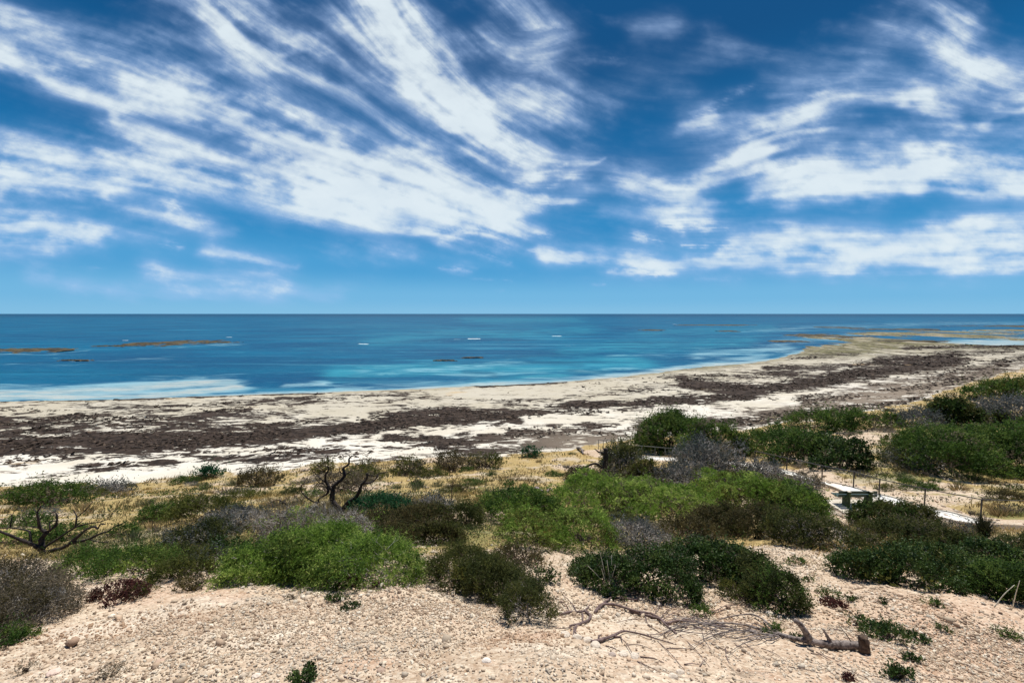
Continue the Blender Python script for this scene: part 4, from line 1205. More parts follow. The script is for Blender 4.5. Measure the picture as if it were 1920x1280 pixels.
# low herb cover between the shrubs
x, y = sample_ground(15000, 6.2, 55)
px_, py_ = project(x, y, ground(x, y))
m = np.clip(grid_val(green, x, y) * 1.3, 0, 1) * (1 - grid_val(soil, x, y)) * (1 - grid_val(beach, x, y)) + .10 * (1 - grid_val(soil, x, y)) * (1 - grid_val(beach, x, y))
keep = rng.random(len(x)) < m * (.2 + 1.2 * sstep(-.2, .35, fbm(x * .6 + 8, y * .6, 4)))
x, y = x[keep], y[keep]
per = 16
px2 = np.repeat(x, per); py2 = np.repeat(y, per)
s_ = np.repeat(.10 + .012 * y, per) * .9
dv = rand_unit(len(px2)); dv[:, 2] = np.abs(dv[:, 2])
P = np.stack([px2 + dv[:, 0] * s_, py2 + dv[:, 1] * s_, dv[:, 2] * s_ * .7], 1)
P[:, 2] += ground(P[:, 0], P[:, 1])
D = unit(dv + rand_unit(len(dv)) * .7 + [0, 0, .5])
tn = np.repeat(rng.random(len(x)), per)[:, None]; t2 = np.repeat(rng.random(len(x)) < .3, per)[:, None]
c = np.array([.045, .07, .02]) * (1 - tn) + np.array([.10, .13, .035]) * tn
c = np.where(t2, np.array([.10, .095, .075]), c) * (.6 + .8 * rng.random((len(dv), 1)))
L = np.maximum(.03, py2 / 437 * 2.2)
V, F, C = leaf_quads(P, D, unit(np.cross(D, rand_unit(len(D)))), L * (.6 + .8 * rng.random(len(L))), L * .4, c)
tag(link("ground_cover", make_mesh("ground_cover", V, F, [M_LEAF], {"col": C})), kind="stuff")


# ------------------------------------------------------------------ countable tussocks on the dunes (copies of a few)
def tussock_mesh(kind, seed):
    g_ = np.random.default_rng(seed)
    n = 130
    r = np.sqrt(g_.random(n)) * .22; a = g_.random(n) * 2 * math.pi
    P = np.stack([r * np.cos(a), r * np.sin(a), np.full(n, -.06)], 1)
    H = .22 + .28 * g_.random(n) * (1 - r / .35)
    lean = np.stack([np.cos(a), np.sin(a)], 1) * (r * 1.1 + .05 * g_.random(n))[:, None]
    base = dict(sage=(.12, .135, .07), straw=(.30, .22, .11), green=(.05, .09, .028), grey=(.13, .12, .11))[kind]
    c = np.array(base) * (.6 + .8 * g_.random((n, 1)))
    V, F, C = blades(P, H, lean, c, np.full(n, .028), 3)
    return make_mesh("tussock", V, F, [M_GRASS], {"col": C})


TM = {k_: [tussock_mesh(k_, s * 7 + i) for s in (1, 2)] for i, k_ in enumerate(("sage", "straw", "green", "grey"))}
TL = dict(sage=("sage green grass tussock on the dune slope", "sage green tussocks on the dunes"), straw=("straw coloured grass tussock on the dune slope", "straw tussocks on the dunes"),
          green=("small dark green tussock on the dune slope", "dark green tussocks on the dunes"), grey=("grey withered tussock on the dune slope", "grey withered tussocks on the dunes"))
cnt = 0; tries = 0
while cnt < 170 and tries < 5000:
    tries += 1
    px, py = random.uniform(0, 1920), random.uniform(860, 1075) if random.random() < .6 else random.uniform(720, 930)
    h_ = hit(px, py)
    if h_[1] < 9 or h_[1] > 90: continue
    if float(grid_val(beach, h_[0], h_[1])) > .25 or float(grid_val(pd, h_[0], h_[1])) < 1.2: continue
    kd = random.choices(("sage", "straw", "green", "grey"), (4, 3, 3, 3))[0]
    o = bpy.data.objects.new("tussock", random.choice(TM[kd]))
    COL.objects.link(o)
    s = random.uniform(.6, 1.3) * (1 + h_[1] * .012) * (.55 if h_[1] < 16 else 1)
    o.location = h_; o.scale = (s * random.uniform(.9, 1.4), s, s * random.uniform(.6, 1.0)); o.rotation_euler.z = random.uniform(0, 6.3)
    part_ = "left" if px < 560 else ("middle" if px < 1150 else "right")
    zone_ = "nearest the beach" if h_[1] > 24 else "lower down among the shrubs"
    tag(o, TL[kd][0].replace(" on the dune slope", "") + f" {zone_} in the {part_} part of the dunes", "tussock", TL[kd][1] + f", {part_} part, {zone_}")
    cnt += 1

# low mats of scrub between them, copies of a few kinds
_g = ground
ground = lambda x, y: np.zeros(np.shape(x))
SM = {}
for i, (kd, nm) in enumerate((('yolive', 'yellowish olive'), ('brown', 'brownish'), ('blue', 'blue grey'), ('bush', 'dark green'), ('dry', 'withered grey'), ('olive', 'dark olive'))):
    for q in (0, 1):
        lb = [(0, 15, .62, .5, .34), (.45, 15.1, .42, .4, .26)]
        V, F, C = foliage_arrays(kd, lb, 2600, 50 + i * 3 + q, 1.0, 1.0, .3)
        V2, F2 = stems_arrays(lb, 16, 60 + i + q, tw=60 if kd not in ('blue', 'dry') else 200)
        SM.setdefault(kd, []).append((make_mesh("foliage", V - [0, 15, 0], F, [KINDS[kd]['mat']], {"col": C}), make_mesh("twig_sprays", V2 - [0, 15, 0], F2, [M_GSTEM if kd in ('blue', 'dry') else M_STEM]), nm))
ground = _g
cnt = 0; tries = 0
while cnt < 62 and tries < 5000:
    tries += 1
    px, py = (random.uniform(0, 1500), random.uniform(868, 1040)) if random.random() < .75 else (random.uniform(1480, 1920), random.uniform(740, 935))
    h_ = hit(px, py)
    if h_[1] < 9.5 or h_[1] > 85 or float(grid_val(beach, h_[0], h_[1])) > .2 or float(grid_val(pd, h_[0], h_[1])) < 1.6: continue
    kd = random.choices(list(SM), (5, 4, 3, 3, 3, 3))[0]
    fm, stm, nm = random.choice(SM[kd])
    s = (.28 + .028 * min(h_[1], 30)) * random.uniform(.5, 1.2)
    part_ = "left" if px < 560 else ("middle" if px < 1150 else "right")
    zone_ = "close to the beach" if h_[1] > 24 else "among the bigger shrubs"
    o = empty("low_shrub", h_, f"low {nm} scrub mat {zone_} in the {part_} part of the dunes", "shrub", f"low {nm} scrub mats, {part_} part, {zone_}")
    o.scale = (s * random.uniform(1, 1.5), s, s * random.uniform(.6, 1.0)); o.rotation_euler.z = random.uniform(-.5, .5)
    link("foliage", fm, o); link("twig_sprays", stm, o)
    cnt += 1

# ------------------------------------------------------------------ gravel
ico_v = []
ph_ = (1 + 5 ** .5) / 2
for s1 in (-1, 1):
    for s2 in (-1, 1):
        ico_v += [(0, s1, s2 * ph_), (s1, s2 * ph_, 0), (s2 * ph_, 0, s1)]
ico_v = unit(np.array(ico_v, float))
ico_f = []
for i in range(12):
    for j in range(i + 1, 12):
        for k_ in range(j + 1, 12):
            a, b, c = ico_v[i], ico_v[j], ico_v[k_]
            if all(abs(np.linalg.norm(u - v) - 1.0515) < .02 for u, v in ((a, b), (b, c), (a, c))):
                ico_f.append((i, j, k_) if np.dot(np.cross(b - a, c - a), a) > 0 else (i, k_, j))
ico_f = np.array(ico_f)


def stones(x, y, size, sink=.45, flat=.74):
    n = len(x)
    B = ico_v[None] * (1 + (rng.random((n, 12, 1)) - .5) * .85)
    B = B * np.stack([.7 + .7 * rng.random(n), .7 + .7 * rng.random(n), flat * (.7 + .6 * rng.random(n))], 1)[:, None]
    a = rng.random(n) * 6.283; ca, sa = np.cos(a)[:, None], np.sin(a)[:, None]
    tl = rng.normal(size=(n, 1)) * .35
    X = B[..., 0] * ca - B[..., 1] * sa; Yv = B[..., 0] * sa + B[..., 1] * ca; Z = B[..., 2] + X * tl
    V = np.stack([X, Yv, Z], 2) * (size * .5)[:, None, None]
    V = V + np.stack([x, y, ground(x, y) + size * sink * .5], 1)[:, None]
    F = (ico_f[None] + (np.arange(n) * 12)[:, None, None]).reshape(-1, 3)
    return V.reshape(-1, 3), F


st = NT("stone")
st_c = st.attr("col")[3]
st_c = st.mix(st.math('MULTIPLY', st.noise(60, 4, .6, st.pos()), .35), st_c, (.42, .30, .20))
st.principled(st_c, .92, .15, st.bump(st.noise(160, 3, .6, st.pos()), .4, .004))
xs, ys_, ss = [], [], []
for n, y0, y1, s0, s1 in ((66000, 1.35, 4.2, .007, .020), (8000, 1.35, 5, .015, .038), (52000, 3.6, 8.5, .012, .027), (3600, 4, 9, .028, .06), (220, 1.8, 9, .05, .09)):
    yv = np.sqrt(y0 ** 2 + (y1 ** 2 - y0 ** 2) * rng.random(n))
    xv = (rng.random(n) * 2 - 1) * 1.28 * (yv + .6)
    dn = sstep(-.45, .30, fbm(xv * 1.1, yv * 1.1, 4)) * .95 + .10
    kp = (rng.random(n) < dn) & (rng.random(n) < grid_val(soil, xv, yv) * 1.1 - .1)
    xs.append(xv[kp]); ys_.append(yv[kp]); ss.append(s0 + (s1 - s0) * rng.random(kp.sum()) ** 1.8)
# rubble beside the path and on the sandy patches
xv, yv = sample_ground(9000, 9, 40)
kp = rng.random(len(xv)) < (grid_val(soil, xv, yv) - .3)
xs.append(xv[kp]); ys_.append(yv[kp]); ss.append((.03 + .004 * yv[kp]) * (.6 + .8 * rng.random(kp.sum())))
xs = np.concatenate(xs); ys_ = np.concatenate(ys_); ss = np.concatenate(ss)
V, F = stones(xs, ys_, ss)
r_ = rng.random((len(xs), 1))
warm = sstep(.1, .6, fbm(xs * 1.3 + 4, ys_ * 1.3, 3))[:, None]
c = np.where(r_ < .25, np.array([.76, .69, .57]), np.where(r_ < .7, np.array([.62, .50, .37]), np.where(r_ < .9, np.array([.48, .36, .26]), np.array([.34, .25, .19]))))
c = c * (1 - warm * .7) + np.array([.50, .30, .18]) * warm * .7
ck = sstep(.12, .3, fbm(xs * .75 + 30, ys_ * 1.1, 5, .65))[:, None]
c = c * (1 - ck * .6) + np.array([.74, .66, .54]) * ck * .6
c = c * (.50 + .60 * rng.random((len(xs), 1)))
C = np.repeat(c, 12, 0)
tag(link("gravel", make_mesh("gravel", V, F, [st.m], {"col": C})), kind="stuff")


# seaweed wrack heaped on the beach
yv = np.exp(rng.random(90000) * (math.log(230) - math.log(36)) + math.log(36))
xv = (rng.random(len(yv)) * 2 - 1) * 1.3 * yv
wv_ = grid_val(weed, xv, yv)
nz = fbm(xv * .12 + 7, yv * .3, 5, .62)
kp = (rng.random(len(yv)) < np.clip((wv_ + nz * 1.1 - .62) * 1.8, 0, 1)) & (ground(xv, yv) > .02)
xv, yv = xv[kp], yv[kp]
sz = (.12 + .0042 * yv) * (.5 + 1.1 * rng.random(len(xv)) ** 1.6)
V, F = stones(xv, yv, sz, .1, .22)
c = np.array([.020, .014, .010]) + rng.random((len(xv), 1)) ** 2 * np.array([.075, .054, .040])
wk = NT("seaweed"); wk.principled(wk.attr("col")[3], .9, .15)
tag(link("seaweed", make_mesh("seaweed", V, F, [wk.m], {"col": np.repeat(c, 12, 0)})), kind="stuff")


# separate bigger rocks one could point to
def rock(px, py, s, label, colr=(.72, .64, .54), name="rock", cat="rock", flat=.6):
    import bmesh
    h_ = hit(px, py)
    bm = bmesh.new()
    bmesh.ops.create_icosphere(bm, subdivisions=3, radius=1)
    sx, sy, sz = s * random.uniform(.9, 1.2), s * random.uniform(.7, 1), s * flat
    v = np.array([q.co[:] for q in bm.verts])
    d = 1 + .28 * noise3(v + px * .1, 1.2) + .14 * noise3(v + py, 3.5) + .05 * noise3(v, 9)
    for q, dd in zip(bm.verts, d):
        q.co = (q.co.x * dd * sx, q.co.y * dd * sy, q.co.z * dd * sz)
    me = bpy.data.meshes.new(name); bm.to_mesh(me); bm.free()
    me.materials.append(st.m)
    a_ = me.attributes.new("col", 'FLOAT_COLOR', 'POINT')
    a_.data.foreach_set("color", np.tile(np.array([*colr, 1], np.float32), len(me.vertices)))
    o = link(name, me, None, h_ + np.array([0, 0, sz * .35]))
    return tag(o, label, cat)


rock(1444, 1152, .040, "white rounded rock at the tip of the olive bush")
rock(1462, 1157, .028, "smaller white rock right of the rounded one by the olive bush")
rock(913, 1240, .028, "white pebble sized rock in the middle foreground", (.8, .76, .7))
rock(715, 1258, .030, "grey brown rock in the lower middle foreground", (.40, .30, .24))
rock(100, 1262, .045, "pinkish flat rock near the lower left", (.72, .56, .48), flat=.4)
rock(480, 1270, .03, "pale flat rock near the bottom border", (.8, .7, .6))
rock(1148, 1228, .022, "grey round rock under the lower fallen branch", (.40, .34, .31))
rock(300, 1240, .026, "flat brown rock on the left gravel", (.5, .36, .28), flat=.35)
for i, (px, py) in enumerate(((1060, 1192), (1082, 1196), (1102, 1202), (1116, 1212))):
    tag(rock(px, py, .036, "chalky white rock in the ridge under the fallen twigs", (.64, .57, .48)), group="chalky white rocks under the fallen twigs")
for i, (px, py) in enumerate(((1170, 1228), (1190, 1232), (1275, 1262), (1262, 1270))):
    tag(rock(px, py, .030, "chalky white rock at the rim of the orange soil", (.66, .59, .50)), group="chalky white rocks by the orange soil")
rock(1564, 964, .32, "long grey rock under the corner of the bench pad", (.42, .36, .30), flat=.35)
rock(1586, 970, .24, "dark rock supporting the front edge of the bench pad", (.30, .25, .21), flat=.4)

# reefs in the sea
rf = NT("reef_rock")
rn = rf.noise(.25, 6, .65, rf.pos())
rf.principled(rf.mix(rf.ramp(rn, .4, .62), (.022, .019, .013), (.11, .085, .042)), .85, .2, rf.bump(rn, .6, .5))


def reef(x0, x1, py, thick, label, h=.5):
    """low reef shelf breaking the surface; thick = vertical extent in the photo"""
    xc = .5 * (x0 + x1)
    dx, dz = ray(xc, py)
    Y = (0 - EYE) / float(dz); X = float(dx) * Y
    a = (x1 - x0) / FPX * Y * .5
    b = max(a * .12, Y * Y / (EYE * FPX) * thick * .5)
    nu, nv = 90, 34
    u = np.linspace(-1, 1, nu); v = np.linspace(-1, 1, nv)
    U, W_ = np.meshgrid(u, v, indexing='ij')
    rr = np.sqrt(U ** 2 + W_ ** 2)
    xx = X + U * a * 1.15; yy = Y + W_ * b * 1.2 + U * a * .06 * (X / Y)
    k1 = 8.0 / max(a, 8)
    z = h * (.75 - rr ** 2 * 1.25) + h * 2.6 * fbm(U * max(2.5, a / 9) + xc * .07, W_ * 2.2 + U * 2 + py * .3, 6, .62)
    z = np.clip(z, -.6, h * .75)
    c = np.array([X, Y, 0.])
    V = np.stack([xx.ravel(), yy.ravel(), z.ravel()], 1) - c
    o = link("reef", make_mesh("reef", V, grid_faces(nu, nv), [rf.m], None, True), None, c)
    return tag(o, label, "reef")


reef(-60, 130, 657, 9, "brown reef breaking the sea at the left border")
reef(255, 395, 643, 10, "brown reef island left of the middle of the sea")
reef(180, 270, 649, 2, "thin dark reef line just left of the brown island")
reef(380, 450, 642, 2, "thin dark reef line just right of the brown island")
reef(115, 185, 676, 2, "tiny row of rocks in the pale water near the left")
reef(815, 855, 676.5, 1.2, "tiny dark rocks in the turquoise shallows near the middle")
reef(865, 905, 671, 1.0, "second tiny row of rocks in the shallows, right of the first")
reef(1200, 1250, 619, 1.6, "short dark reef far out, leftmost of the right hand reefs")
reef(1270, 1410, 609.5, 1.6, "long thin dark reef far out beyond the bay")
reef(1345, 1385, 621, 1.6, "short dark reef between the long thin one and the flat")
reef(1490, 1640, 630, 7, "brown green reef ridge at the tip of the flat")
reef(1540, 1600, 614, 2.4, "small dark reef bump beyond the brown green ridge")
reef(1600, 1770, 617.5, 2.4, "long dark reef strip beyond the flat on the right")
reef(1830, 2050, 612, 4.5, "dark flat reef at the right end of the horizon sea")
reef(1650, 1780, 640, 3.5, "dark reef strip at the inner side of the flat")
reef(1440, 1520, 640, 3, "broken green brown reef patches at the bay side of the flat")

# ------------------------------------------------------------------ dead trees
def limb_pts(pts, Y, yv=0.0, seed=0):
    g_ = np.random.default_rng(seed)
    out = []
    for i, (px, py) in enumerate(pts):
        out.append(at(px, py, Y + yv * i / max(1, len(pts) - 1)))
    return np.array(out)


def dead_tree(name, label, base_px, limbs, mat=M_BARK, Y=None, scale=1.0):
    """limbs: (points in the photo, start radius, end radius, depth change along it, start depth)"""
    if Y is None:
        b = hit(*base_px)
        Y = b[1]
    else:
        b = at(*base_px, Y); b[2] = float(ground(b[0], b[1]))
    root = empty(name, b, label, "tree")
    if Y < 16: scale *= 1.2
    for i, (pts_, r0, r1, dy, y0) in enumerate(limbs):
        P = limb_pts(pts_, Y + y0, dy, i)
        if i == 0:
            P[0] = b - [0, 0, .08]
        V, F = sweep(P, r0 * scale, r1 * scale, 8 if i == 0 else 6, .12, i + int(base_px[0]), knob=.18)
        link("trunk" if i == 0 else "branch", poly_mesh("limb", [(V, F)], [mat], True, b), root)
    return root


dead_tree("dead_tree", "black branching dead tree rising behind the grey twiggy shrub", (637, 972), [
    ([(637, 972), (637, 956), (626, 943), (622.8, 934), (624, 918)], .075, .052, .1, 0),
    ([(638, 964), (649, 946), (668, 930.6), (676, 915), (677.5, 909), (687, 898), (688.4, 887)], .062, .018, -.3, 0),
    ([(624, 920), (627.5, 909), (640, 899.4), (646, 890), (644, 877.5), (654, 869.7), (654.8, 859), (663.4, 854), (673, 857)], .048, .009, .3, .1),
    ([(645, 893), (654, 885), (662, 882)], .02, .007, .1, .2), ([(645, 888), (638.4, 885), (635.3, 874.4)], .018, .007, -.1, .2), ([(638, 886), (641, 880), (640, 873)], .01, .004, .1, .2),
    ([(624, 920), (616.6, 912), (611, 902.5), (610, 891.6), (615, 882), (615, 875), (607, 873)], .042, .010, -.2, .1),
    ([(610, 904), (599, 894.7), (593, 888.4)], .018, .006, .1, 0), ([(607, 906), (597.8, 904), (591.6, 896), (582, 894.7)], .013, .005, -.1, 0), ([(600, 896), (597, 893), (601, 900)], .012, .004, .1, 0),
    ([(615, 908), (614, 924), (599, 934), (596, 942), (584, 938), (574, 931), (565, 921), (565, 910), (570, 907)], .030, .009, -.3, .05), ([(567, 909), (573, 900), (577, 891)], .01, .004, .1, -.2), ([(569, 907), (578, 903), (576, 894)], .009, .004, .1, -.2),
    ([(682, 905.6), (696, 904), (707, 894.7), (710, 888), (724, 885), (740, 880.6)], .024, .006, .3, -.2), ([(688, 889), (697, 891), (710, 892)], .013, .006, .1, -.25), ([(669, 930), (660, 941), (655, 950)], .02, .012, 0, -.05)])
dead_tree("dead_tree", "black sprawling dead tree at the left border with bare forked limbs", (80, 1040), [
    ([(80, 1046), (79.7, 1034), (78, 1019), (79, 1009), (87.5, 998)], .050, .030, .1, 0),
    ([(87.5, 998), (97, 991), (106, 980), (106, 963), (98, 959)], .026, .006, .1, .1), ([(87.5, 999), (75, 989), (72, 973), (70, 961), (77, 948)], .028, .010, -.1, .1), ([(70, 961), (63, 955)], .009, .004, 0, 0), ([(72, 974), (82, 967)], .006, .003, 0, 0),
    ([(94, 994), (94, 978), (110, 975.5)], .014, .007, .1, .1), ([(94, 993), (104, 988), (109, 980)], .012, .005, 0, .1), ([(76, 990), (66, 988), (58, 986)], .012, .006, 0, .1),
    ([(78, 1030), (58, 1019), (37.5, 1011), (19, 1003), (0, 996), (-30, 984)], .032, .014, -.2, 0), ([(58, 1018), (56, 1000), (51, 994), (19, 989), (-12, 992)], .020, .007, .2, 0), ([(19, 989), (22, 966), (13, 962.5)], .010, .004, .1, .15),
    ([(22, 966), (32, 953), (50, 950)], .005, .003, 0, .2), ([(32, 965), (44, 972), (51, 982)], .005, .004, 0, .1), ([(80, 1036), (100, 1031), (119, 1026), (134, 1016), (147, 1005), (162, 992), (177, 987), (183, 991), (188, 983), (198, 982.5)], .036, .007, -.1, 0),
    ([(132, 1018), (164, 1011), (187.5, 1000), (203, 995), (216, 986), (236, 979)], .026, .005, .2, -.05), ([(166, 1011), (184, 1015), (202, 1016)], .012, .006, .1, 0), ([(82, 1028), (92, 1020), (109, 1009), (140, 989), (166, 981), (187, 978), (207, 971)], .022, .006, .3, 0),
    ([(141, 989), (143.5, 970), (142, 964), (137.5, 955)], .016, .005, .1, .15), ([(143.5, 970), (161, 955), (174, 940)], .012, .004, .1, .2), ([(144, 984), (153, 977), (159, 971)], .009, .004, 0, .2), ([(81, 1042), (82, 1050), (80, 1056)], .012, .005, -.1, -.1)])
dead_tree("tree_stump", "snapped black stump with one drooping limb by the grey thicket", (1134, 896), [
    ([(1134, 905), (1134, 884), (1136, 862), (1136, 841)], .17, .10, 0, 0),
    ([(1131, 879), (1117, 869), (1102, 873), (1094, 878), (1084, 877), (1083, 884)], .065, .03, -.4, -.1), ([(1135, 850), (1123, 847), (1115, 841)], .07, .02, -.2, 0), ([(1133, 853), (1126, 848), (1121, 848)], .05, .02, -.2, .1),
    ([(1137, 843), (1147, 854), (1160, 867)], .022, .012, -.3, 0)], Y=21.0)
dead_tree("dead_sapling", "thin leafless sapling standing before the straw slope", (847, 945), [
    ([(848, 945), (847, 920), (849, 900), (847, 880)], .016, .005, 0, 0), ([(848, 915), (840, 900), (836, 890)], .008, .003, 0, 0), ([(848, 908), (856, 895), (860, 884)], .008, .003, 0, 0), ([(848, 898), (843, 888), (844, 880)], .006, .003, 0, 0)], mat=M_STEM)
dead_tree("dead_limb", "dark crooked dead limb left of the grey twiggy shrub", (540, 955), [
    ([(541, 958), (536, 945), (530, 941), (520, 936.5), (506, 943)], .028, .008, 0, 0), ([(531, 942), (520, 946), (511, 953)], .014, .006, 0, 0)])


# driftwood and fallen wood lying on the ground
def lying(name, label, pieces, mat, cat="branch", lift=0.0):
    """pieces: (points in the photo, r0, r1, arch, part name); every point rests on the ground"""
    b = hit(*pieces[0][0][0])
    root = empty(name, b, label, cat)
    for i, (pp, r0, r1, arch, pn) in enumerate(pieces):
        if r0 < .015: r0, r1 = r0 * 1.3, r1 * 1.2
        P = np.array([hit(px, py) for px, py in pp])
        n = len(P)
        P[:, 2] += np.linspace(r0, r1, n) * .9 + arch * np.sin(np.linspace(0, math.pi, n)) + lift
        V, F = sweep(P, r0, r1, 10 if r0 > .02 else 5, .13, i * 3 + int(pp[0][0]), 6, knob=.15)
        link(pn, poly_mesh(pn, [(V, F)], [mat], True, b), root)
    return root


def spur(root, p0, pts_rel, r0, r1, mat, name="spur"):
    b = np.array(root.location)
    P = p0 + np.array(pts_rel)
    V, F = sweep(P, r0, r1, 8, .14, int(r0 * 1e4), 5, knob=.15)
    link(name, poly_mesh(name, [(V, F)], [mat], True, b), root)


TW = []
for i in range(46):
    ax = random.uniform(1285, 1462); t_ = (1462 - ax) / 180
    ay = 1194 - 26 * t_ + random.uniform(-9, 10)
    ln_ = random.uniform(30, 95); sl_ = random.uniform(-.35, .42)
    TW.append(([(ax, ay), (ax - ln_ * .5, ay + sl_ * ln_ * .5 + random.uniform(-5, 5)), (ax - ln_, ay + sl_ * ln_ + random.uniform(-6, 6))], random.uniform(.003, .0052), .0012, random.uniform(0, .035), "twig"))
log = lying("fallen_log", "grey weathered log with sawn butt end and broken spurs on the gravel", [
    ([(1622, 1222), (1606, 1219), (1565, 1217), (1536, 1213), (1518, 1208), (1490, 1203), (1465, 1195), (1448, 1184)], .043, .012, 0, "trunk"),
    ([(1463, 1195), (1448, 1183), (1430, 1167), (1410, 1158), (1387, 1158), (1360, 1162), (1335, 1167)], .011, .004, .02, "branch"),
    ([(1465, 1195), (1433, 1187), (1403, 1178), (1373, 1173), (1340, 1172), (1310, 1174)], .010, .004, .01, "branch"),
    ([(1460, 1196), (1410, 1190), (1365, 1182), (1338, 1176)], .006, .003, .01, "branch"), ([(1462, 1197), (1442, 1205), (1423, 1198), (1400, 1203), (1360, 1196)], .005, .002, .01, "branch"),
    ([(1455, 1193), (1420, 1192), (1380, 1200), (1340, 1190)], .005, .002, .01, "branch"), ([(1440, 1184), (1415, 1172), (1402, 1182)], .004, .002, .01, "branch")] + TW, M_GREYW, "log", .012)


def on(px, py, up):
    p = hit(px, py); p[2] += up
    return p


p = on(1516, 1208, .05); spur(log, p, [(0, 0, 0), (-.03, .0, .06), (-.07, .01, .12), (-.11, .02, .15)], .030, .020, M_GREYW)
p = on(1556, 1216, .06); spur(log, p, [(0, 0, 0), (-.025, 0, .05), (-.06, .01, .11)], .022, .006, M_GREYW)
p = on(1594, 1218, .08); spur(log, p, [(0, 0, 0), (-.04, 0, .06), (-.10, .01, .13)], .006, .002, M_GREYW)
p = on(1620, 1224, .0); spur(log, p, [(.005, 0, -.015), (.0, 0, .05), (-.005, .01, .115), (-.008, .01, .13)], .043, .034, mat_bark("sawn_butt", (.055, .036, .025), (.15, .105, .075), 25), "butt_end")

fb = lying("fallen_branch", "long purplish fallen branch sprawling over the gravel below the glossy bush", [
    ([(1115, 1150), (1128, 1137), (1150, 1138), (1170, 1145), (1195, 1153), (1220, 1156), (1237, 1164), (1248, 1174), (1268, 1188)], .012, .008, .03, "limb"),
    ([(1180, 1148), (1210, 1156), (1237, 1165), (1250, 1173), (1270, 1168), (1303, 1169), (1340, 1174), (1380, 1176)], .018, .006, .02, "limb"),
    ([(1118, 1147), (1135, 1131), (1153, 1120), (1170, 1112), (1186, 1106)], .011, .003, .02, "branch"), ([(1150, 1122), (1187, 1126), (1196, 1125)], .011, .006, .01, "branch"), ([(1194, 1124), (1210, 1114), (1220, 1106), (1236, 1102)], .007, .002, .01, "branch"),
    ([(1160, 1121), (1180, 1117), (1196, 1117)], .007, .004, .01, "branch"), ([(1226, 1155), (1237, 1138), (1253, 1127), (1275, 1121)], .004, .002, .03, "branch"), ([(1238, 1160), (1255, 1144), (1275, 1140), (1297, 1136)], .004, .0015, .02, "branch"),
    ([(1240, 1163), (1265, 1152), (1290, 1142), (1310, 1128)], .003, .0015, .03, "branch"), ([(1250, 1173), (1290, 1178), (1330, 1182), (1380, 1192)], .005, .002, .01, "branch"), ([(1210, 1156), (1215, 1170), (1236, 1185)], .006, .003, .0, "branch"),
    ([(1205, 1160), (1180, 1163), (1155, 1167)], .003, .0015, .01, "branch"), ([(1258, 1180), (1300, 1188), (1360, 1190)], .004, .002, .01, "branch"), ([(1260, 1182), (1240, 1190), (1205, 1190)], .004, .002, .01, "branch"), ([(1330, 1173), (1336, 1190), (1350, 1200)], .003, .0015, 0, "branch"),
    ([(1250, 1172), (1300, 1160), (1340, 1150), (1362, 1140), (1400, 1138), (1420, 1140)], .005, .002, .03, "branch"), ([(1345, 1148), (1365, 1140), (1386, 1137)], .003, .001, .01, "branch")], M_PINKW)
lying("fallen_branch", "dark curled dead branch with a grey fork beside the tapering olive bush", [
    ([(1046, 1155), (1070, 1150), (1092, 1149), (1100, 1143), (1108, 1131)], .012, .005, .01, "limb"), ([(1096, 1147), (1107, 1157), (1103, 1166), (1090, 1171), (1068, 1174)], .018, .008, .01, "limb"),
    ([(1092, 1148), (1092, 1167), (1079, 1181), (1084, 1197)], .007, .004, .01, "branch"), ([(1090, 1171), (1078, 1178), (1075, 1196)], .009, .004, .01, "branch"), ([(1085, 1172), (1070, 1182), (1074, 1192)], .005, .002, .01, "branch"),
    ([(1070, 1150), (1062, 1136), (1052, 1125)], .004, .002, .01, "branch"), ([(1082, 1149), (1074, 1135), (1058, 1118), (1045, 1105)], .005, .002, .01, "branch"), ([(1072, 1176), (1050, 1180), (1030, 1172)], .004, .002, .01, "branch")], M_PINKW)
lying("fallen_branch", "lower fallen branch curving along the rim of orange rubble", [
    ([(1110, 1206), (1128, 1203), (1153, 1194), (1170, 1187), (1203, 1192), (1237, 1201), (1268, 1208)], .012, .003, .012, "limb"), ([(1150, 1195), (1165, 1195)], .010, .006, 0, "limb"), ([(1163, 1195), (1175, 1212), (1188, 1230)], .0035, .002, .02, "branch"),
    ([(1128, 1204), (1122, 1196), (1128, 1190)], .007, .004, .01, "branch"), ([(1136, 1211), (1155, 1217), (1174, 1227)], .0045, .002, .0, "branch"), ([(1233, 1202), (1253, 1223), (1284, 1256)], .003, .0015, .01, "branch"), ([(1112, 1206), (1095, 1197), (1088, 1196)], .006, .003, .005, "branch"),
    ([(1170, 1209), (1200, 1210), (1228, 1220)], .003, .0015, .005, "branch"), ([(1200, 1232), (1225, 1235), (1245, 1242)], .005, .002, .003, "branch")], M_PINKW)
TWG = [((1250, 1216), (1302, 1217)), ((1275, 1190), (1330, 1250)), ((1283, 1246), (1315, 1247)), ((1312, 1250), (1326, 1234)), ((1315, 1180), (1332, 1216)), ((1395, 1205), (1430, 1232)), ((1428, 1215), (1475, 1240)), ((1380, 1210), (1405, 1226)),
       ((1530, 1222), (1600, 1252)), ((1520, 1224), (1560, 1240)), ((1550, 1180), (1620, 1186)), ((1570, 1245), (1640, 1278)), ((1470, 1062), (1500, 1076)), ((640, 1268), (690, 1279)), ((800, 1276), (820, 1264)), ((745, 1225), (765, 1220)), ((1195, 1240), (1240, 1262)), ((1480, 1250), (1540, 1262)),
       ((1330, 1205), (1390, 1240)), ((1300, 1200), (1340, 1222)), ((1360, 1215), (1372, 1250)), ((990, 1150), (1030, 1160)), ((1000, 1132), (1040, 1170)), ((960, 1142), (1005, 1158)), ((1050, 1128), (1062, 1145)), ((1040, 1120), (1075, 1138)), ((1700, 1268), (1790, 1274)), ((1800, 1240), (1840, 1262)), ((770, 1100), (800, 1070)), ((755, 1104), (790, 1088))]
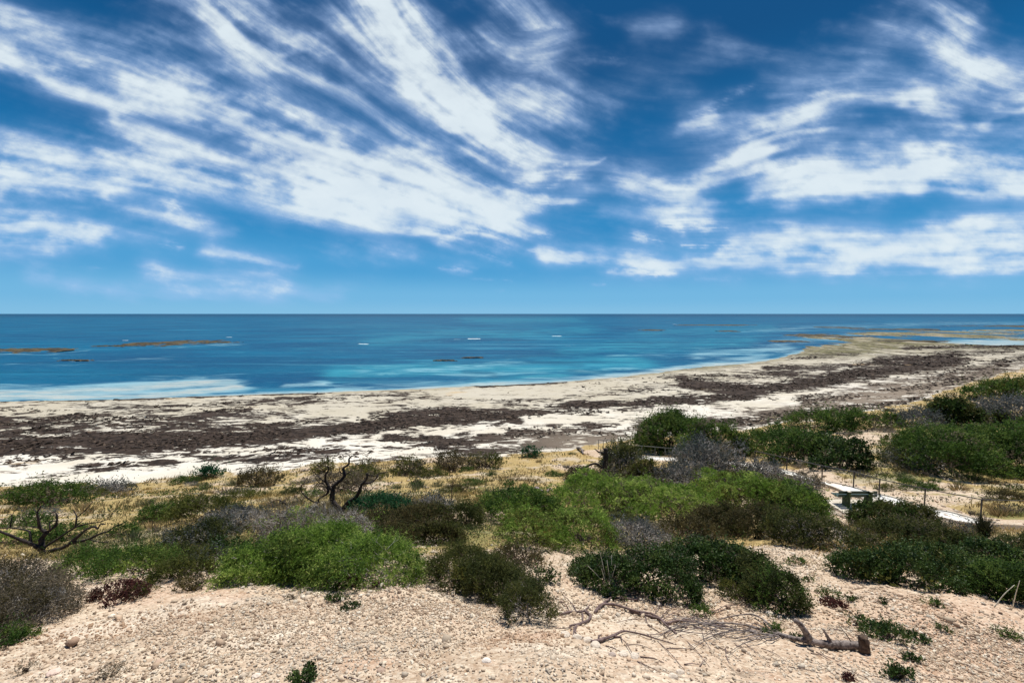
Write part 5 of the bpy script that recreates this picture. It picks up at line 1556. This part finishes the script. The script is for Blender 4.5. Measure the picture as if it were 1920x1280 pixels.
for i, (a, b) in enumerate(TWG):
    m_ = ((a[0] + b[0]) / 2 + random.uniform(-4, 4), (a[1] + b[1]) / 2 + random.uniform(-3, 3))
    P = np.array([hit(*a), hit(*m_), hit(*b)]); P[:, 2] += [.004, .012, .004]
    V, F = sweep(P, random.uniform(.003, .0055), .0015, 5, .15, i, 5)
    o = link("twig", poly_mesh("twig", [(V, F)], [M_PINKW], True, P[1]), None, P[1])
    tag(o, "thin dry twig lying loose on the gravel", "twig", "loose twigs on the gravel")

# pale dry stalks
def stalks(name, label, base, tips, r, mat=M_PALE, cat="stalk"):
    b = hit(*base)
    root = empty(name, b, label, cat)
    for i, (tx, ty, bx, by) in enumerate(tips):
        s0 = hit(bx, by); t0 = at(tx, ty, b[1] + random.uniform(-.1, .1))
        s0 = np.array([s0[0], s0[1], s0[2]]) if abs(s0[1] - b[1]) < .6 else b + [float((bx - base[0]) / FPX * b[1]), 0, 0]
        mid = (s0 + t0) / 2 + [random.uniform(-.02, .02), 0, .02]
        V, F = sweep(np.array([s0, mid, t0]), r, r * .5, 5, .1, i, 5)
        link("stalk", poly_mesh("stalk", [(V, F)], [mat], True, b), root)
    return root


stalks("dry_plant", "cluster of long pale dry stalks before the glossy dark bush", (1142, 1112), [(1125, 1034, 1140, 1108), (1147, 1040, 1142, 1112), (1102, 1060, 1138, 1104), (1138, 1050, 1146, 1112), (1154, 1060, 1143, 1110), (1178, 1112, 1142, 1086), (1128, 1066, 1144, 1112), (1152, 1082, 1154, 1112)], .0058)
stalks("dry_plant", "three pale arching stalks leaning over the left hedge of low growth", (190, 1068), [(174, 1035, 190, 1066), (146, 1042, 172, 1060), (197, 1046, 206, 1060)], .006)
stalks("dry_plant", "two pale arching stalks near the right end of the left hedge", (252, 1074), [(238, 1047, 252, 1074), (225, 1050, 245, 1054), (262, 1035, 285, 1062)], .006)
stalks("dry_plant", "bent yellowish stalk at the right border beside the dark bush", (1862, 1140), [(1902, 1096, 1864, 1138), (1912, 1088, 1900, 1100)], .006)
stalks("dry_plant", "white bent twig lying on the long brown heath bush", (1404, 1006), [(1391, 991, 1400, 1000), (1408, 1004, 1396, 998)], .012)
stalks("dry_plant", "row of short dry stalks under the small dark bush on sand", (310, 1000), [(300, 978, 301, 992), (312, 980, 313, 998), (318, 984, 319, 1001), (328, 984, 329, 1002), (337, 982, 336, 1000), (286, 975, 286, 990)], .012, M_STEM)
lying("driftwood", "bleached driftwood piece lying on the straw slope above the green mound", [([(1004, 917), (1012, 921), (1020, 925)], .09, .05, .05, "wood"), ([(1024, 925), (1032, 918), (1036, 921)], .07, .03, .05, "wood")], mat_bark("bleached_wood", (.06, .04, .045), (.34, .27, .27), 8), "driftwood")
lying("driftwood", "small pale and dark driftwood root on the sandy beach edge", [([(1083, 842), (1089, 846), (1094, 852)], .16, .08, .2, "wood"), ([(1090, 845), (1096, 845)], .10, .05, .1, "wood")], M_GREYW, "driftwood")
lying("fallen_branch", "grey dead root lying by the left foot of the feathery shrub", [([(403, 1090), (412, 1084), (424, 1077), (436, 1073)], .016, .012, .01, "limb"), ([(424, 1077), (430, 1082), (438, 1086)], .01, .005, 0, "branch")], M_GREYW)
lying("fallen_branch", "bundle of dry stems trailing from the feathery shrub's right end", [([(762, 1103), (780, 1088), (800, 1072)], .008, .004, .01, "branch"), ([(770, 1098), (786, 1080), (798, 1062)], .007, .004, .01, "branch"), ([(756, 1096), (776, 1084), (792, 1070)], .006, .003, .02, "branch")], M_GREYW)

# ------------------------------------------------------------------ spiky plant near the path end
b = hit(1843, 1012)
root = empty("spiky_plant", b, "dark spiky tussock plant at the near end of the path", "plant")
n = 420
a = rng.random(n) * 6.283; el = rng.random(n) ** .7
P = np.tile([[0, 0, .12]], (n, 1)) + rng.normal(size=(n, 3)) * .04
lean = np.stack([np.cos(a), np.sin(a)], 1) * (.42 * (1 - el * .7))[:, None]
V, F, C = blades(P, .12 + .55 * el, lean, np.array([[.035, .04, .022]]) * (.5 + rng.random((n, 1))), np.full(n, .022), 3)
link("foliage", make_mesh("foliage", V, F, [M_GRASS], {"col": C}), root)
V, F = sweep(np.array([[0, 0, -.05], [0, 0, .08], [0, 0, .16]]), .09, .06, 8)
link("trunk", poly_mesh("trunk", [(V, F)], [M_STEM]), root)

# ------------------------------------------------------------------ concrete path
pc = NT("path_concrete")
pn = pc.noise(3, 6, .6, pc.pos())
pc.principled(pc.mix(pc.ramp(pn, .35, .65), (.60, .58, .53), (.70, .685, .64)), .9, .2, pc.bump(pc.noise(60, 3, .6, pc.pos()), .2, .01))
PC = catmull(path_w, 8)
T2 = unit(np.gradient(PC, axis=0)); Nn = np.stack([-T2[:, 1], T2[:, 0], np.zeros(len(T2))], 1); Nn = unit(Nn)
zc = ground(PC[:, 0], PC[:, 1]) + .05
hw = .60
prof = [(-hw, -.25), (-hw, 0), (hw, 0), (hw, -.25)]
V = np.stack([np.stack([PC[:, 0] + Nn[:, 0] * o_, PC[:, 1] + Nn[:, 1] * o_, zc + z_], 1) for o_, z_ in prof], 1).reshape(-1, 3)
F = [(i * 4 + k_, i * 4 + k_ + 1, i * 4 + 5 + k_, i * 4 + 4 + k_) for i in range(len(PC) - 1) for k_ in range(3)]
tag(link("path", poly_mesh("path", [(V, F)], [pc.m], False)), kind="structure")
# raised edging strips of the path
kb = NT("path_edging"); kb.principled((.52, .46, .38), .9, .2)
for sgn in (-1, 1):
    o0, o1 = hw + .004, hw + .09
    prof = [(o0, -.2), (o0, .05), (o1, .05), (o1, -.2)]
    V = np.stack([np.stack([PC[:, 0] + Nn[:, 0] * o_ * sgn, PC[:, 1] + Nn[:, 1] * o_ * sgn, zc + z_], 1) for o_, z_ in prof], 1).reshape(-1, 3)
    tag(link("kerb", poly_mesh("kerb", [(V, F)], [kb.m], False)), kind="structure")

# ------------------------------------------------------------------ fence
steel = NT("fence_steel"); steel.principled(steel.mix(steel.noise(20, 4), (.018, .015, .014), (.045, .036, .03)), .6, .4)
galv = NT("galvanised_rail"); galv.principled(galv.mix(galv.noise(20, 4), (.10, .11, .105), (.17, .18, .17)), .5, .5)


def fence(label, posts, mat, h=.95, extra=(), rail_mat=None):
    """posts: (px, foot py, Y)"""
    W_ = []
    for px, py, Y in posts:
        p_ = at(px, py, Y); p_[2] = float(ground(p_[0], p_[1])); W_.append(p_)
    root = empty("fence", W_[0], label, "fence")
    b = np.array(W_[0])
    for p_ in W_:
        r = max(.03, p_[1] / 437 * (.3 if rail_mat else .62))
        V, F = sweep(np.array([p_ - [0, 0, .2], p_ + [0, 0, h * .5], p_ + [0, 0, h]]), r, r, 8, 0, 0, 3)
        link("post", poly_mesh("post", [(V, F)], [mat.m], True, b), root)
    for dz, rr in ((h - .02, .26 if rail_mat else .50), (h * .55, .10)):
        if dz < h * .7 and rail_mat: continue
        P = np.array(W_) + [0, 0, dz]
        A, B = P[:-1], P[1:]
        r = np.maximum(.012, (A[:, 1] + B[:, 1]) / 2 / 437 * rr) if dz > h * .7 else np.full(len(A), .003)
        V, F = tubes(A, B, r, r, 6)
        link("rail" if dz > h * .7 else "wire", make_mesh("rail", V - b, F, [(rail_mat or mat).m]), root)
    return root


fence("low fence of thin dark posts with one top rail along the concrete path", [(2010, 1005, 16.2), (1838, 980, 18), (1733, 951, 20.2), (1648, 931, 22.5), (1600, 914, 24.2), (1541, 898, 28), (1475, 881, 33), (1415, 871, 36.5)], steel)
fence("pale railing of thin posts at the seaward end of the path before the dark hollow", [(1345, 861, 38.5), (1290, 856, 40.5), (1247, 852, 42), (1228, 851, 42.6), (1203, 850, 43), (1150, 846, 44.2), (1146, 845, 44.4)], galv, 1.0, rail_mat=galv)
fence("short end of pale railing standing on the sandy beach edge", [(1146, 842, 46), (1131, 845, 45.6), (1122, 845, 45.8)], galv, 1.0, rail_mat=galv)
stalks("marker_stake", "short pale wooden stake beyond the fence posts", (1502, 872), [(1504, 862, 1502, 872)], .05, M_PALE, "stake")

# ------------------------------------------------------------------ bench on its concrete pad
cc = NT("pad_concrete")
cn = cc.noise(4, 6, .6, cc.pos())
cc.principled(cc.mix(cc.ramp(cn, .35, .65), (.50, .45, .37), (.60, .55, .46)), .9, .2, cc.bump(cc.noise(70, 3, .6, cc.pos()), .3, .01))
gp = NT("bench_green"); gp.principled(gp.mix(gp.noise(12, 4), (.022, .048, .042), (.04, .075, .062)), .45, .45)
gs = NT("bench_support_green"); gs.principled(gs.mix(gs.noise(12, 4), (.028, .050, .022), (.05, .085, .035)), .6, .3)


def box_part(name, x0, x1, y0, y1, z0, z1, mat, parent, bev=.008):
    import bmesh
    bm = bmesh.new()
    bmesh.ops.create_cube(bm, size=1)
    for v in bm.verts:
        v.co = ((x0 + x1) / 2 + v.co.x * (x1 - x0), (y0 + y1) / 2 + v.co.y * (y1 - y0), (z0 + z1) / 2 + v.co.z * (z1 - z0))
    bmesh.ops.bevel(bm, geom=bm.edges[:], offset=bev, segments=2, affect='EDGES')
    me = bpy.data.meshes.new(name); bm.to_mesh(me); bm.free(); me.materials.append(mat)
    return link(name, me, parent)


pf = at(1583, 961, 19.6)
PADZ = pf[2]
pad_x0, pad_y0 = pf[0], 19.6
pad = empty("concrete_pad", (pad_x0, pad_y0, PADZ - .14), "pale concrete pad carrying the green bench", "pad")
box_part("slab", 0, 2.75, 0, 1.5, 0, .14, cc.m, pad, .012)
box_part("footing", .12, 2.6, .12, 1.4, -.55, -.003, cc.m, pad, .012)
bx = at(1592, 947, 20.15)[0]
bench = empty("bench", (bx, 20.15, PADZ + .002), "dark green slatted bench facing the sea, seen from behind", "bench")
for xo in (0, 1.04):
    e = box_part("support", xo - .06, xo + .06, -.02, .13, 0, .74, gs.m, bench, .02)
    box_part("seat_bracket", xo - .05, xo + .05, .135, .60, .33, .405, gs.m, bench, .012)
    box_part("support_foot", xo - .05, xo + .05, .135, .40, .0, .325, gs.m, bench, .012)
    box_part("post_cap", xo - .074, xo + .074, -.024, .134, .742, .765, cc.m, e, .006)
for z0, z1 in ((.60, .73), (.44, .56)):
    box_part("back_slat", -.40, 1.44, .135, .18, z0, z1, gp.m, bench)
for k_ in range(4):
    box_part("seat_slat", -.40, 1.44, .20 + k_ * .12, .305 + k_ * .12, .408, .448, gp.m, bench)
